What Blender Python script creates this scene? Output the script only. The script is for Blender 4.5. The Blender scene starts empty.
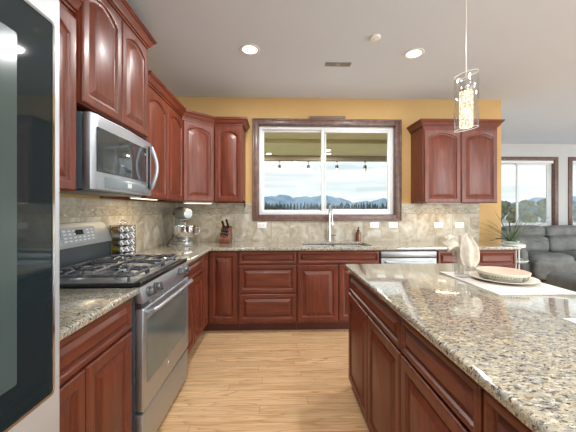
import bpy, bmesh, math, random
from mathutils import Vector, Matrix
random.seed(7)
PI = math.pi
S = bpy.context.scene
COL = S.collection

# ------------------------------------------------------------------ camera
cam_d = bpy.data.cameras.new('camera')
cam = bpy.data.objects.new('camera', cam_d); COL.objects.link(cam)
cam.location = (0, 0, 1.315)
cam.rotation_euler = (math.radians(90), 0, math.radians(-1.75))
cam_d.sensor_width = 36.0
cam_d.lens = 36.0 * 295.0 / 576.0
cam_d.shift_y = -6.0 / 576.0
cam_d.clip_start = 0.05; cam_d.clip_end = 12000
S.camera = cam

# ------------------------------------------------------------------ view
S.view_settings.view_transform = 'Standard'
S.view_settings.look = 'None'
S.view_settings.exposure = 0.34
S.view_settings.gamma = 1.0
S.view_settings.use_curve_mapping = False

# ------------------------------------------------------------------ sky (overcast, banded cloud)
W = bpy.data.worlds.new('overcast_sky'); S.world = W
W.use_nodes = True
nt = W.node_tree; nt.nodes.clear()
tc = nt.nodes.new('ShaderNodeTexCoord')
mp = nt.nodes.new('ShaderNodeMapping'); mp.inputs['Scale'].default_value = (2.2, 2.2, 26.0)
nz = nt.nodes.new('ShaderNodeTexNoise'); nz.inputs['Scale'].default_value = 1.6; nz.inputs['Detail'].default_value = 5
cr = nt.nodes.new('ShaderNodeValToRGB')
cr.color_ramp.elements[0].position = .34; cr.color_ramp.elements[0].color = (.64, .72, .75, 1)
cr.color_ramp.elements[1].position = .66; cr.color_ramp.elements[1].color = (.98, 1.0, .98, 1)
bg = nt.nodes.new('ShaderNodeBackground'); bg.inputs['Strength'].default_value = 1.0
wo = nt.nodes.new('ShaderNodeOutputWorld')
nt.links.new(tc.outputs['Generated'], mp.inputs['Vector']); nt.links.new(mp.outputs['Vector'], nz.inputs['Vector'])
nt.links.new(nz.outputs['Fac'], cr.inputs['Fac']); nt.links.new(cr.outputs['Color'], bg.inputs['Color'])
nt.links.new(bg.outputs['Background'], wo.inputs['Surface'])

LAMP_W = 16.0        # each recessed ceiling lamp
UNDER_W = 1.2        # each under-cabinet strip

# added fill lamps outside the unseen glazed openings, boosting daylight beside and behind the camera
def day_fill(name, loc, rot, w, h, e):
    d = bpy.data.lights.new(name, 'AREA'); d.shape = 'RECTANGLE'; d.size = w; d.size_y = h; d.energy = e; d.color = (.90, .96, 1.0)
    o = bpy.data.objects.new(name, d); COL.objects.link(o); o.location = loc; o.rotation_euler = rot
DAY_FILL = 1.0
day_fill('daylight_fill_rear', (1.8, -3.62, 1.18), (math.radians(90), 0, 0), 2.3, 2.2, 22*DAY_FILL)
day_fill('daylight_fill_rear', (5.7, -3.62, 1.18), (math.radians(90), 0, 0), 2.9, 2.2, 230*DAY_FILL)
day_fill('daylight_fill_right', (8.82, -.6, 1.35), (math.radians(90), 0, math.radians(90)), 3.5, 2.0, 90*DAY_FILL)
day_fill('daylight_fill_right', (8.82, 3.5, 1.35), (math.radians(90), 0, math.radians(90)), 2.9, 2.0, 45*DAY_FILL)

# ------------------------------------------------------------------ material helpers
def srgb(r, g, b):
    f = lambda c: (c/255/12.92) if c/255 <= .04045 else ((c/255+.055)/1.055)**2.4
    return (f(r), f(g), f(b), 1)

def newmat(name):
    m = bpy.data.materials.new(name); m.use_nodes = True
    return m, m.node_tree, m.node_tree.nodes['Principled BSDF']

def setp(b, **k):
    names = dict(rough='Roughness', metal='Metallic', ior='IOR', coat='Coat Weight', coatr='Coat Roughness',
                 spec='Specular IOR Level', trans='Transmission Weight', alpha='Alpha', sheen='Sheen Weight')
    for a, v in k.items(): b.inputs[names[a]].default_value = v

def noise_mat(name, c1, c2, scale=(4, 4, 4), ns=3.0, detail=4, lo=.3, hi=.7, bump=0, bumpscale=None, **k):
    m, t, b = newmat(name)
    tc = t.nodes.new('ShaderNodeTexCoord'); mp = t.nodes.new('ShaderNodeMapping')
    mp.inputs['Scale'].default_value = scale
    n = t.nodes.new('ShaderNodeTexNoise'); n.inputs['Scale'].default_value = ns; n.inputs['Detail'].default_value = detail
    r = t.nodes.new('ShaderNodeValToRGB')
    r.color_ramp.elements[0].position = lo; r.color_ramp.elements[0].color = c1
    r.color_ramp.elements[1].position = hi; r.color_ramp.elements[1].color = c2
    L = t.links.new
    L(tc.outputs['Object'], mp.inputs['Vector']); L(mp.outputs['Vector'], n.inputs['Vector'])
    L(n.outputs['Fac'], r.inputs['Fac']); L(r.outputs['Color'], b.inputs['Base Color'])
    if bump:
        n2 = t.nodes.new('ShaderNodeTexNoise'); n2.inputs['Scale'].default_value = bumpscale or 60
        bp = t.nodes.new('ShaderNodeBump'); bp.inputs['Strength'].default_value = bump; bp.inputs['Distance'].default_value = .01
        L(tc.outputs['Object'], n2.inputs['Vector']); L(n2.outputs['Fac'], bp.inputs['Height']); L(bp.outputs['Normal'], b.inputs['Normal'])
    setp(b, **k)
    return m

def var(name, c, amt=.06, ns=6, **k):
    c1 = tuple(x*(1-amt) for x in c[:3])+(1,); c2 = tuple(min(1, x*(1+amt)) for x in c[:3])+(1,)
    return noise_mat(name, c1, c2, (1, 1, 1), ns, 3, .3, .7, **k)

def emit_mat(name, c, s):
    m = bpy.data.materials.new(name); m.use_nodes = True
    t = m.node_tree; t.nodes.clear()
    e = t.nodes.new('ShaderNodeEmission'); e.inputs['Color'].default_value = c; e.inputs['Strength'].default_value = s
    o = t.nodes.new('ShaderNodeOutputMaterial'); t.links.new(e.outputs[0], o.inputs[0])
    return m

def thin_glass(name, tint=(1, 1, 1, 1), ior=1.45, rough=0.0, base=0.0):
    m = bpy.data.materials.new(name); m.use_nodes = True
    t = m.node_tree; t.nodes.clear()
    tr = t.nodes.new('ShaderNodeBsdfTransparent'); tr.inputs['Color'].default_value = tint
    gl = t.nodes.new('ShaderNodeBsdfGlossy'); gl.inputs['Roughness'].default_value = rough
    lw = t.nodes.new('ShaderNodeLayerWeight'); lw.inputs['Blend'].default_value = .5
    pw = t.nodes.new('ShaderNodeMath'); pw.operation = 'POWER'; pw.inputs[1].default_value = 4.0
    ma = t.nodes.new('ShaderNodeMath'); ma.operation = 'MULTIPLY_ADD'; ma.inputs[1].default_value = .75
    ma.inputs[2].default_value = ((ior-1)/(ior+1))**2+base; ma.use_clamp = True
    mx = t.nodes.new('ShaderNodeMixShader'); o = t.nodes.new('ShaderNodeOutputMaterial')
    t.links.new(lw.outputs['Facing'], pw.inputs[0]); t.links.new(pw.outputs[0], ma.inputs[0]); t.links.new(ma.outputs[0], mx.inputs[0])
    t.links.new(tr.outputs[0], mx.inputs[1]); t.links.new(gl.outputs[0], mx.inputs[2]); t.links.new(mx.outputs[0], o.inputs[0])
    return m

def wood_mat(name, dark, mid, light, scale, rough=.40, coat=.08):
    """streaky stained wood, grain along the axis with the small scale"""
    m, t, b = newmat(name); L = t.links.new
    tc = t.nodes.new('ShaderNodeTexCoord'); mp = t.nodes.new('ShaderNodeMapping'); mp.inputs['Scale'].default_value = scale
    n = t.nodes.new('ShaderNodeTexNoise'); n.inputs['Scale'].default_value = 3; n.inputs['Detail'].default_value = 6; n.inputs['Distortion'].default_value = .6
    r = t.nodes.new('ShaderNodeValToRGB'); e = r.color_ramp.elements
    e[0].position = .25; e[0].color = dark; e[1].position = .78; e[1].color = light
    x = e.new(.5); x.color = mid
    n2 = t.nodes.new('ShaderNodeTexNoise'); n2.inputs['Scale'].default_value = 2.2; n2.inputs['Detail'].default_value = 2
    mx = t.nodes.new('ShaderNodeMix'); mx.data_type = 'RGBA'; mx.blend_type = 'MULTIPLY'; mx.inputs['Factor'].default_value = .5
    r2 = t.nodes.new('ShaderNodeValToRGB'); r2.color_ramp.elements[0].color = (.62, .58, .56, 1); r2.color_ramp.elements[0].position = .3
    r2.color_ramp.elements[1].color = (1, 1, 1, 1); r2.color_ramp.elements[1].position = .65
    L(tc.outputs['Object'], mp.inputs['Vector']); L(mp.outputs['Vector'], n.inputs['Vector']); L(n.outputs['Fac'], r.inputs['Fac'])
    L(tc.outputs['Object'], n2.inputs['Vector']); L(n2.outputs['Fac'], r2.inputs['Fac'])
    L(r.outputs['Color'], mx.inputs['A']); L(r2.outputs['Color'], mx.inputs['B']); L(mx.outputs['Result'], b.inputs['Base Color'])
    setp(b, rough=rough, coat=coat, coatr=.18)
    return m

def granite_mat():
    m, t, b = newmat('speckled granite'); L = t.links.new
    tc = t.nodes.new('ShaderNodeTexCoord')
    mp = t.nodes.new('ShaderNodeMapping'); mp.inputs['Rotation'].default_value = (0, 0, .5); mp.inputs['Scale'].default_value = (1, 1.7, 1.3)
    L(tc.outputs['Object'], mp.inputs['Vector'])
    def noise(sc, det, off, dist=0):
        a = t.nodes.new('ShaderNodeVectorMath'); a.operation = 'ADD'; a.inputs[1].default_value = (off, off*1.7, off*.3)
        L(mp.outputs['Vector'], a.inputs[0])
        n = t.nodes.new('ShaderNodeTexNoise'); n.inputs['Scale'].default_value = sc; n.inputs['Detail'].default_value = det
        n.inputs['Distortion'].default_value = dist; n.inputs['Roughness'].default_value = .6
        L(a.outputs[0], n.inputs['Vector']); return n.outputs['Fac']
    def ramp(f, p0, p1):
        r = t.nodes.new('ShaderNodeMapRange'); r.inputs['From Min'].default_value = p0; r.inputs['From Max'].default_value = p1
        r.clamp = True; L(f, r.inputs['Value']); return r.outputs['Result']
    def mix(f, a, c):
        x = t.nodes.new('ShaderNodeMix'); x.data_type = 'RGBA'
        if f is not None: L(f, x.inputs['Factor'])
        if hasattr(a, 'is_linked'): L(a, x.inputs['A'])
        else: x.inputs['A'].default_value = a
        x.inputs['B'].default_value = c
        return x.outputs['Result']
    c = mix(ramp(noise(26, 3, 0), .42, .60), srgb(176, 167, 143), srgb(150, 150, 141))
    c = mix(ramp(noise(60, 3, 3.1), .54, .64), c, srgb(202, 198, 182))
    c = mix(ramp(noise(46, 4, 7.7, .4), .57, .64), c, srgb(142, 120, 90))
    c = mix(ramp(noise(52, 4, 12.3, .5), .55, .62), c, srgb(112, 110, 112))
    c = mix(ramp(noise(74, 4, 21.9, .6), .575, .62), c, srgb(48, 50, 54))
    c = mix(ramp(noise(130, 2, 31.9, .3), .64, .68), c, srgb(28, 27, 28))
    L(c, b.inputs['Base Color'])
    setp(b, rough=.10, ior=1.8, coat=.7, coatr=.03)
    return m

def tile_mat(name, axes, bw, bh, grout, offset=0.0, small=False, rough=.45, org=(0, 0)):
    """stone tiles laid on the plane of the two given axes"""
    m, t, b = newmat(name); L = t.links.new
    tc = t.nodes.new('ShaderNodeTexCoord'); sp = t.nodes.new('ShaderNodeSeparateXYZ'); cb = t.nodes.new('ShaderNodeCombineXYZ')
    L(tc.outputs['Object'], sp.inputs[0])
    for i, (a, o) in enumerate(zip(axes, org)):
        ad = t.nodes.new('ShaderNodeMath'); ad.operation = 'ADD'; ad.inputs[1].default_value = o
        L(sp.outputs[a], ad.inputs[0]); L(ad.outputs[0], cb.inputs[i])
    br = t.nodes.new('ShaderNodeTexBrick'); br.offset = offset; br.squash = 1
    br.inputs['Scale'].default_value = 1; br.inputs['Brick Width'].default_value = bw; br.inputs['Row Height'].default_value = bh
    br.inputs['Mortar Size'].default_value = grout; br.inputs['Mortar Smooth'].default_value = .2
    br.inputs['Color1'].default_value = (.0, .0, .0, 1); br.inputs['Color2'].default_value = (1, 1, 1, 1); br.inputs['Mortar'].default_value = (.5, .5, .5, 1)
    L(cb.outputs[0], br.inputs['Vector'])
    n = t.nodes.new('ShaderNodeTexNoise'); n.inputs['Scale'].default_value = 7; n.inputs['Detail'].default_value = 7; n.inputs['Distortion'].default_value = 1.3
    # shift the veining per tile
    vm = t.nodes.new('ShaderNodeVectorMath'); vm.operation = 'MULTIPLY_ADD'; vm.inputs[1].default_value = (9, 5, 7)
    L(br.outputs['Color'], vm.inputs[0]); L(tc.outputs['Object'], vm.inputs[2]); L(vm.outputs[0], n.inputs['Vector'])
    r = t.nodes.new('ShaderNodeValToRGB'); e = r.color_ramp.elements
    e[0].position = .28; e[0].color = srgb(150, 134, 114); e[1].position = .72; e[1].color = srgb(204, 200, 188)
    x = e.new(.45); x.color = srgb(174, 163, 143); x = e.new(.58); x.color = srgb(188, 182, 168)
    L(n.outputs['Fac'], r.inputs['Fac'])
    mx = t.nodes.new('ShaderNodeMix'); mx.data_type = 'RGBA'; mx.inputs['B'].default_value = srgb(150, 138, 118) if not small else srgb(170, 160, 140)
    L(br.outputs['Fac'], mx.inputs['Factor'])
    if small:
        mm = t.nodes.new('ShaderNodeMix'); mm.data_type = 'RGBA'; mm.blend_type = 'MULTIPLY'; mm.inputs['Factor'].default_value = .28
        L(r.outputs['Color'], mm.inputs['A']); L(br.outputs['Color'], mm.inputs['B']); L(mm.outputs['Result'], mx.inputs['A'])
    else:
        L(r.outputs['Color'], mx.inputs['A'])
    L(mx.outputs['Result'], b.inputs['Base Color'])
    bp = t.nodes.new('ShaderNodeBump'); bp.inputs['Strength'].default_value = .5; bp.inputs['Distance'].default_value = .003; bp.invert = True
    L(br.outputs['Fac'], bp.inputs['Height']); L(bp.outputs['Normal'], b.inputs['Normal'])
    setp(b, rough=rough)
    return m

def floor_mat():
    m, t, b = newmat('oak strip floor'); L = t.links.new
    tc = t.nodes.new('ShaderNodeTexCoord')
    br = t.nodes.new('ShaderNodeTexBrick'); br.offset = 0; br.squash = 1
    for k, v in (('Scale', 1), ('Brick Width', 1.35), ('Row Height', .083), ('Mortar Size', .0011), ('Mortar Smooth', .3)): br.inputs[k].default_value = v
    br.inputs['Color1'].default_value = (0, 0, 0, 1); br.inputs['Color2'].default_value = (1, 1, 1, 1); br.inputs['Mortar'].default_value = (.5, .5, .5, 1)
    sp = t.nodes.new('ShaderNodeSeparateXYZ'); L(tc.outputs['Object'], sp.inputs[0])
    dv = t.nodes.new('ShaderNodeMath'); dv.operation = 'DIVIDE'; dv.inputs[1].default_value = .083; L(sp.outputs['Y'], dv.inputs[0])
    fl = t.nodes.new('ShaderNodeMath'); fl.operation = 'FLOOR'; L(dv.outputs[0], fl.inputs[0])
    wn = t.nodes.new('ShaderNodeTexWhiteNoise'); wn.noise_dimensions = '1D'; L(fl.outputs[0], wn.inputs['W'])
    sx = t.nodes.new('ShaderNodeMath'); sx.operation = 'MULTIPLY_ADD'; sx.inputs[1].default_value = 6.0
    L(wn.outputs['Value'], sx.inputs[0]); L(sp.outputs['X'], sx.inputs[2])
    cbx = t.nodes.new('ShaderNodeCombineXYZ'); L(sx.outputs[0], cbx.inputs[0]); L(sp.outputs['Y'], cbx.inputs[1])
    L(cbx.outputs[0], br.inputs['Vector'])
    vm = t.nodes.new('ShaderNodeVectorMath'); vm.operation = 'MULTIPLY_ADD'; vm.inputs[1].default_value = (13, 7, 3)
    L(br.outputs['Color'], vm.inputs[0]); L(tc.outputs['Object'], vm.inputs[2])
    mp = t.nodes.new('ShaderNodeMapping'); mp.inputs['Scale'].default_value = (1.0, 22, 1); L(vm.outputs[0], mp.inputs['Vector'])
    n = t.nodes.new('ShaderNodeTexNoise'); n.inputs['Scale'].default_value = 2.4; n.inputs['Detail'].default_value = 5; n.inputs['Distortion'].default_value = .8
    L(mp.outputs['Vector'], n.inputs['Vector'])
    r = t.nodes.new('ShaderNodeValToRGB'); e = r.color_ramp.elements
    e[0].position = .30; e[0].color = srgb(196, 156, 112); e[1].position = .70; e[1].color = srgb(230, 198, 156)
    L(n.outputs['Fac'], r.inputs['Fac'])
    # cathedral figure: rings of a distorted wave
    mp2 = t.nodes.new('ShaderNodeMapping'); mp2.inputs['Scale'].default_value = (1.3, 9, 1); L(vm.outputs[0], mp2.inputs['Vector'])
    n3 = t.nodes.new('ShaderNodeTexNoise'); n3.inputs['Scale'].default_value = 1.2; n3.inputs['Detail'].default_value = 1.5
    L(mp2.outputs['Vector'], n3.inputs['Vector'])
    ml = t.nodes.new('ShaderNodeMath'); ml.operation = 'MULTIPLY'; ml.inputs[1].default_value = 9
    fr = t.nodes.new('ShaderNodeMath'); fr.operation = 'FRACT'
    L(n3.outputs['Fac'], ml.inputs[0]); L(ml.outputs[0], fr.inputs[0])
    r3 = t.nodes.new('ShaderNodeValToRGB'); r3.color_ramp.elements[0].position = .0; r3.color_ramp.elements[0].color = (.52, .43, .35, 1)
    r3.color_ramp.elements[1].position = .35; r3.color_ramp.elements[1].color = (1, 1, 1, 1)
    L(fr.outputs[0], r3.inputs['Fac'])
    mm = t.nodes.new('ShaderNodeMix'); mm.data_type = 'RGBA'; mm.blend_type = 'MULTIPLY'; mm.inputs['Factor'].default_value = .62
    mr = t.nodes.new('ShaderNodeMapRange'); mr.inputs['From Min'].default_value = .55; mr.inputs['From Max'].default_value = .95
    mr.inputs['To Min'].default_value = .22; mr.inputs['To Max'].default_value = .75
    L(br.outputs['Color'], mr.inputs['Value']); L(mr.outputs['Result'], mm.inputs['Factor'])
    L(r.outputs['Color'], mm.inputs['A']); L(r3.outputs['Color'], mm.inputs['B'])
    # plank to plank tone
    r4 = t.nodes.new('ShaderNodeValToRGB'); r4.color_ramp.elements[0].color = (.86, .82, .79, 1); r4.color_ramp.elements[1].color = (1.06, 1.04, 1.0, 1)
    L(br.outputs['Color'], r4.inputs['Fac'])
    m4 = t.nodes.new('ShaderNodeMix'); m4.data_type = 'RGBA'; m4.blend_type = 'MULTIPLY'; m4.inputs['Factor'].default_value = .8
    L(mm.outputs['Result'], m4.inputs['A']); L(r4.outputs['Color'], m4.inputs['B'])
    mx = t.nodes.new('ShaderNodeMix'); mx.data_type = 'RGBA'; mx.inputs['B'].default_value = srgb(128, 88, 52)
    L(br.outputs['Fac'], mx.inputs['Factor']); L(m4.outputs['Result'], mx.inputs['A']); L(mx.outputs['Result'], b.inputs['Base Color'])
    setp(b, rough=.32, coat=.15, coatr=.25)
    return m

def steel_mat(name, c, rough=.28, scale=(1, 1, 90)):
    m, t, b = newmat(name); L = t.links.new
    tc = t.nodes.new('ShaderNodeTexCoord'); mp = t.nodes.new('ShaderNodeMapping'); mp.inputs['Scale'].default_value = scale
    n = t.nodes.new('ShaderNodeTexNoise'); n.inputs['Scale'].default_value = 4; n.inputs['Detail'].default_value = 3
    r = t.nodes.new('ShaderNodeMapRange'); r.inputs['To Min'].default_value = rough*.8; r.inputs['To Max'].default_value = rough*1.25
    L(tc.outputs['Object'], mp.inputs['Vector']); L(mp.outputs['Vector'], n.inputs['Vector']); L(n.outputs['Fac'], r.inputs['Value']); L(r.outputs['Result'], b.inputs['Roughness'])
    b.inputs['Base Color'].default_value = c; setp(b, metal=1.0)
    return m

M = {}
M['cherry'] = wood_mat('cherry stained wood', srgb(82, 36, 23), srgb(110, 50, 31), srgb(132, 65, 40), (14, 14, 1.2))
M['cherry_h'] = wood_mat('cherry stained wood, level grain', srgb(82, 36, 23), srgb(110, 50, 31), srgb(132, 65, 40), (1.2, 14, 14))
M['toe'] = var('dark cherry plinth', srgb(84, 38, 32), rough=.4)
M['granite'] = granite_mat()
M['tile_b'] = tile_mat('travertine tile', ('X', 'Z'), .2345, .36, .0022, org=(.095, -.907))
M['tile_l'] = tile_mat('travertine tile on side wall', ('Y', 'Z'), .2345, .36, .0022, org=(.06, -.907))
M['mos_b'] = tile_mat('stone mosaic', ('X', 'Z'), .034, .0172, .0016, .5, True)
M['mos_l'] = tile_mat('stone mosaic on side wall', ('Y', 'Z'), .034, .0172, .0016, .5, True)
M['floor'] = floor_mat()
M['ochre'] = var('ochre wall paint', srgb(198, 162, 106), .03, 3, rough=.7)
M['ceil'] = var('ceiling paint', srgb(214, 224, 239), .015, 2, rough=.8)
M['greige'] = var('pale grey wall paint', srgb(196, 196, 196), .02, 2, rough=.75)
M['trim'] = wood_mat('brown window casing wood', srgb(88, 62, 54), srgb(112, 84, 74), srgb(132, 104, 92), (6, 6, 6), .4, .2)
M['vinyl'] = var('white vinyl', srgb(226, 228, 230), .02, rough=.35)
M['white'] = var('white plastic', srgb(238, 238, 236), .02, rough=.35)
M['black'] = var('black enamel', srgb(22, 23, 25), .1, rough=.3)
M['iron'] = noise_mat('cast iron', srgb(50, 52, 56), srgb(88, 91, 96), (1, 1, 1), 40, 2, rough=.3)
M['steel'] = steel_mat('brushed steel', (.50, .54, .585, 1), .42, (1, 1, 30))
M['steel_m'] = steel_mat('mid grey brushed steel', (.36, .375, .39, 1), .38, (30, 1, 1))
M['steel_d'] = steel_mat('dark steel', (.20, .21, .22, 1), .35)
M['chrome'] = steel_mat('polished chrome', (.80, .81, .83, 1), .09)
M['silver'] = var('silver enamel', srgb(172, 176, 176), .03, metal=.5, rough=.32)
M['bglass'] = var('black glass', srgb(20, 25, 28), .05, rough=.04, ior=1.52)
M['mglass'] = var('mirrored grey glass', srgb(66, 79, 78), .05, rough=.16, ior=1.6)
M['fsteel'] = var('pale satin steel', srgb(206, 211, 217), .02, metal=.55, rough=.42)
M['fglass'] = var('dark teal glass', srgb(27, 37, 40), .05, rough=.04, ior=1.5)
M['oglass'] = var('oven door glass', srgb(100, 110, 107), .05, rough=.06, ior=1.7)
M['sideg'] = var('dark grey side panel', srgb(62, 70, 76), .06, rough=.4)
M['glass'] = thin_glass('window glass', (.97, .985, .98, 1), 1.42)
M['tglass'] = thin_glass('tumbler glass', (.985, .99, .99, 1), 1.5, .02, .05)
M['pglass'] = thin_glass('pendant glass', (.97, .97, .96, 1), 1.5, .0, .03)
M['cloth'] = noise_mat('cream napkin cloth', srgb(205, 195, 180), srgb(226, 219, 207), (1, 1, 1), 30, 3, rough=.85, bump=.15, bumpscale=220)
M['mat'] = noise_mat('white woven placemat', srgb(206, 203, 196), srgb(222, 220, 214), (1, 1, 1), 120, 2, rough=.7)
M['plate'] = var('glazed white stoneware', srgb(226, 218, 204), .03, 8, rough=.3)
M['bowl'] = var('pale glazed stoneware', srgb(214, 210, 196), .04, 20, rough=.35)
M['bowlin'] = var('blush glazed inside', srgb(208, 187, 168), .03, 8, rough=.35)
M['leather'] = noise_mat('charcoal grey leather', srgb(80, 81, 80), srgb(114, 115, 113), (1, 1, 1), 5, 5, rough=.5, bump=.25, bumpscale=45)
M['blockwood'] = wood_mat('walnut knife block', srgb(92, 48, 36), srgb(116, 66, 50), srgb(136, 82, 62), (4, 4, 4), .4, .2)
M['amber'] = var('amber glass', srgb(112, 58, 30), .06, rough=.12, coat=.4)
M['leaf'] = noise_mat('strap leaf', srgb(52, 72, 48), srgb(104, 122, 92), (8, 8, 3), 3, 3, rough=.45)
M['ceram'] = var('grey white ceramic', srgb(206, 212, 208), .03, rough=.25)
M['aqua'] = thin_glass('green tinted glass shelf', (.72, .80, .74, 1), 1.5, .02, .12)
M['lamp'] = emit_mat('lamp diffuser', (1, .97, .92, 1), 6)
M['warm'] = emit_mat('warm strip lamp', (1, .84, .58, 1), 1.7)
M['bulb'] = var('clear bulb', srgb(240, 236, 226), .02, rough=.15)
M['soffit'] = noise_mat('soffit boards with olive reflection', srgb(172, 171, 128), srgb(186, 186, 144), (1, 9, 1), 2, 3, rough=.7)  # olive tone holds the yellow room reflected in the window
M['beam'] = var('tan beam', srgb(140, 128, 104), .05, rough=.7)
M['mount'] = noise_mat('mountain rock with blue haze', srgb(118, 148, 180), srgb(164, 188, 208), (.004, .004, .004), 3, 6, rough=1.0, spec=0)  # blue of the distance haze mixed into the rock colour
M['fir'] = noise_mat('fir foliage with haze', srgb(66, 80, 80), srgb(98, 110, 104), (.3, .3, .3), 2, 4, rough=1.0, spec=0)  # greens lifted towards grey to carry the distance haze
M['field'] = noise_mat('pale winter field', srgb(176, 176, 166), srgb(206, 206, 202), (.02, .02, .02), 2, 4, rough=1.0, spec=0)
M['tree1'] = noise_mat('autumn foliage', srgb(92, 104, 86), srgb(150, 142, 104), (1, 1, 1), 1.3, 5, rough=1.0, spec=0)
M['tree2'] = noise_mat('grey green foliage', srgb(84, 104, 104), srgb(124, 142, 136), (1, 1, 1), 1.3, 5, rough=1.0, spec=0)
M['bark'] = var('bark', srgb(84, 70, 58), .1, rough=.9)

# pendant core: glass full of bubbles lit from within (it is the lamp)
def bubble_mat():
    m = bpy.data.materials.new('lit bubble glass'); m.use_nodes = True
    t = m.node_tree; t.nodes.clear(); L = t.links.new
    tc = t.nodes.new('ShaderNodeTexCoord'); v = t.nodes.new('ShaderNodeTexVoronoi'); v.inputs['Scale'].default_value = 95
    L(tc.outputs['Object'], v.inputs['Vector'])
    r = t.nodes.new('ShaderNodeValToRGB'); r.color_ramp.elements[0].position = .18; r.color_ramp.elements[0].color = (1, .97, .88, 1)
    r.color_ramp.elements[1].position = .62; r.color_ramp.elements[1].color = (.40, .31, .16, 1)
    L(v.outputs['Distance'], r.inputs['Fac'])
    e = t.nodes.new('ShaderNodeEmission'); e.inputs['Strength'].default_value = 2.0; L(r.outputs['Color'], e.inputs['Color'])
    o = t.nodes.new('ShaderNodeOutputMaterial'); L(e.outputs[0], o.inputs[0]); return m
M['bubble'] = bubble_mat()

# ------------------------------------------------------------------ mesh helpers
class MB:
    def __init__(s): s.bm = bmesh.new()
    def box(s, x0, x1, y0, y1, z0, z1, bev=0, seg=2):
        vs = [s.bm.verts.new((x, y, z)) for x in (x0, x1) for y in (y0, y1) for z in (z0, z1)]
        f = [(0, 1, 3, 2), (4, 6, 7, 5), (0, 4, 5, 1), (2, 3, 7, 6), (0, 2, 6, 4), (1, 5, 7, 3)]
        fs = [s.bm.faces.new([vs[i] for i in q]) for q in f]
        if bev:
            es = list({e for q in fs for e in q.edges})
            bmesh.ops.bevel(s.bm, geom=es, offset=bev, segments=seg, profile=.5, affect='EDGES')
        return s
    def loft(s, loops, cap0=True, cap1=True, closed=True):
        rows = [[s.bm.verts.new(p) for p in l] for l in loops]
        n = len(rows[0])
        for a, b in zip(rows, rows[1:]):
            for i in range(n if closed else n-1):
                j = (i+1) % n
                try: s.bm.faces.new((a[i], a[j], b[j], b[i]))
                except ValueError: pass
        if cap0: s.bm.faces.new(rows[0][::-1])
        if cap1: s.bm.faces.new(rows[-1])
        return s
    def lathe(s, prof, c=(0, 0, 0), seg=32, cap0=True, cap1=True, rot=None):
        loops = []
        for r, z in prof:
            l = []
            for i in range(seg):
                a = 2*PI*i/seg; p = Vector((r*math.cos(a), r*math.sin(a), z))
                if rot: p = rot @ p
                l.append(p+Vector(c))
            loops.append(l)
        return s.loft(loops, cap0, cap1)
    def cyl(s, c, r, z0, z1, seg=24, axis='z'):
        rot = {'z': None, 'x': Matrix.Rotation(PI/2, 3, 'Y'), 'y': Matrix.Rotation(-PI/2, 3, 'X')}[axis]
        return s.lathe([(r, z0), (r, z1)], c, seg, rot=rot)
    def tube(s, pts, r, seg=10, closed=False):
        pts = [Vector(p) for p in pts]; n = len(pts); loops = []
        rr = r if isinstance(r, (list, tuple)) else [r]*n
        up = Vector((0, 0, 1)); prev = None
        for i, p in enumerate(pts):
            if closed: d = pts[(i+1) % n]-pts[i-1]
            else: d = pts[min(i+1, n-1)]-pts[max(i-1, 0)]
            d.normalize()
            if prev is None:
                a = up if abs(d.z) < .9 else Vector((1, 0, 0)); u = d.cross(a).normalized()
            else:
                u = (prev-d*prev.dot(d)).normalized()
            prev = u; v = d.cross(u)
            loops.append([p+(u*math.cos(2*PI*k/seg)+v*math.sin(2*PI*k/seg))*rr[i] for k in range(seg)])
        if closed: loops.append(loops[0]); s.loft(loops, False, False); bmesh.ops.remove_doubles(s.bm, verts=s.bm.verts, dist=1e-5)
        else: s.loft(loops)
        return s
    def prism(s, poly, axis, a, b, bev=0, seg=2):
        def P(u, v, w): return {'x': (w, u, v), 'y': (u, w, v), 'z': (u, v, w)}[axis]
        A = [s.bm.verts.new(P(u, v, a)) for u, v in poly]; B = [s.bm.verts.new(P(u, v, b)) for u, v in poly]
        n = len(poly); fs = [s.bm.faces.new(A[::-1]), s.bm.faces.new(B)]
        for i in range(n): fs.append(s.bm.faces.new((A[i], A[(i+1) % n], B[(i+1) % n], B[i])))
        if bev:
            es = list({e for q in fs for e in q.edges})
            bmesh.ops.bevel(s.bm, geom=es, offset=bev, segments=seg, profile=.5, affect='EDGES')
        return s
    def cells(s, us, vs, keep, axis, a, b, bev=0):
        """solid slab made of the kept cells of a grid"""
        def P(u, v, w): return {'x': (w, u, v), 'y': (u, w, v), 'z': (u, v, w)}[axis]
        V = {}
        def g(i, j, k):
            if (i, j, k) not in V: V[i, j, k] = s.bm.verts.new(P(us[i], vs[j], b if k else a))
            return V[i, j, k]
        K = {(i, j) for i in range(len(us)-1) for j in range(len(vs)-1) if keep((us[i]+us[i+1])/2, (vs[j]+vs[j+1])/2)}
        for (i, j) in K:
            s.bm.faces.new([g(i, j, 1), g(i+1, j, 1), g(i+1, j+1, 1), g(i, j+1, 1)])
            s.bm.faces.new([g(i, j, 0), g(i, j+1, 0), g(i+1, j+1, 0), g(i+1, j, 0)])
            for di, dj, p, q in ((-1, 0, (i, j), (i, j+1)), (1, 0, (i+1, j), (i+1, j+1)), (0, -1, (i, j), (i+1, j)), (0, 1, (i, j+1), (i+1, j+1))):
                if (i+di, j+dj) not in K: s.bm.faces.new([g(*p, 0), g(*q, 0), g(*q, 1), g(*p, 1)])
        bmesh.ops.recalc_face_normals(s.bm, faces=s.bm.faces)
        if bev:
            es = [e for e in s.bm.edges if len(e.link_faces) == 2 and e.calc_face_angle(0) > .8]
            bmesh.ops.bevel(s.bm, geom=es, offset=bev, segments=3, profile=.5, affect='EDGES')
        return s
    def ball(s, c, r, sx=1, sy=1, sz=1, u=20, v=12):
        bmesh.ops.create_uvsphere(s.bm, u_segments=u, v_segments=v, radius=r, matrix=Matrix.Translation(c) @ Matrix.Diagonal((sx, sy, sz, 1)))
        return s
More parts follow.
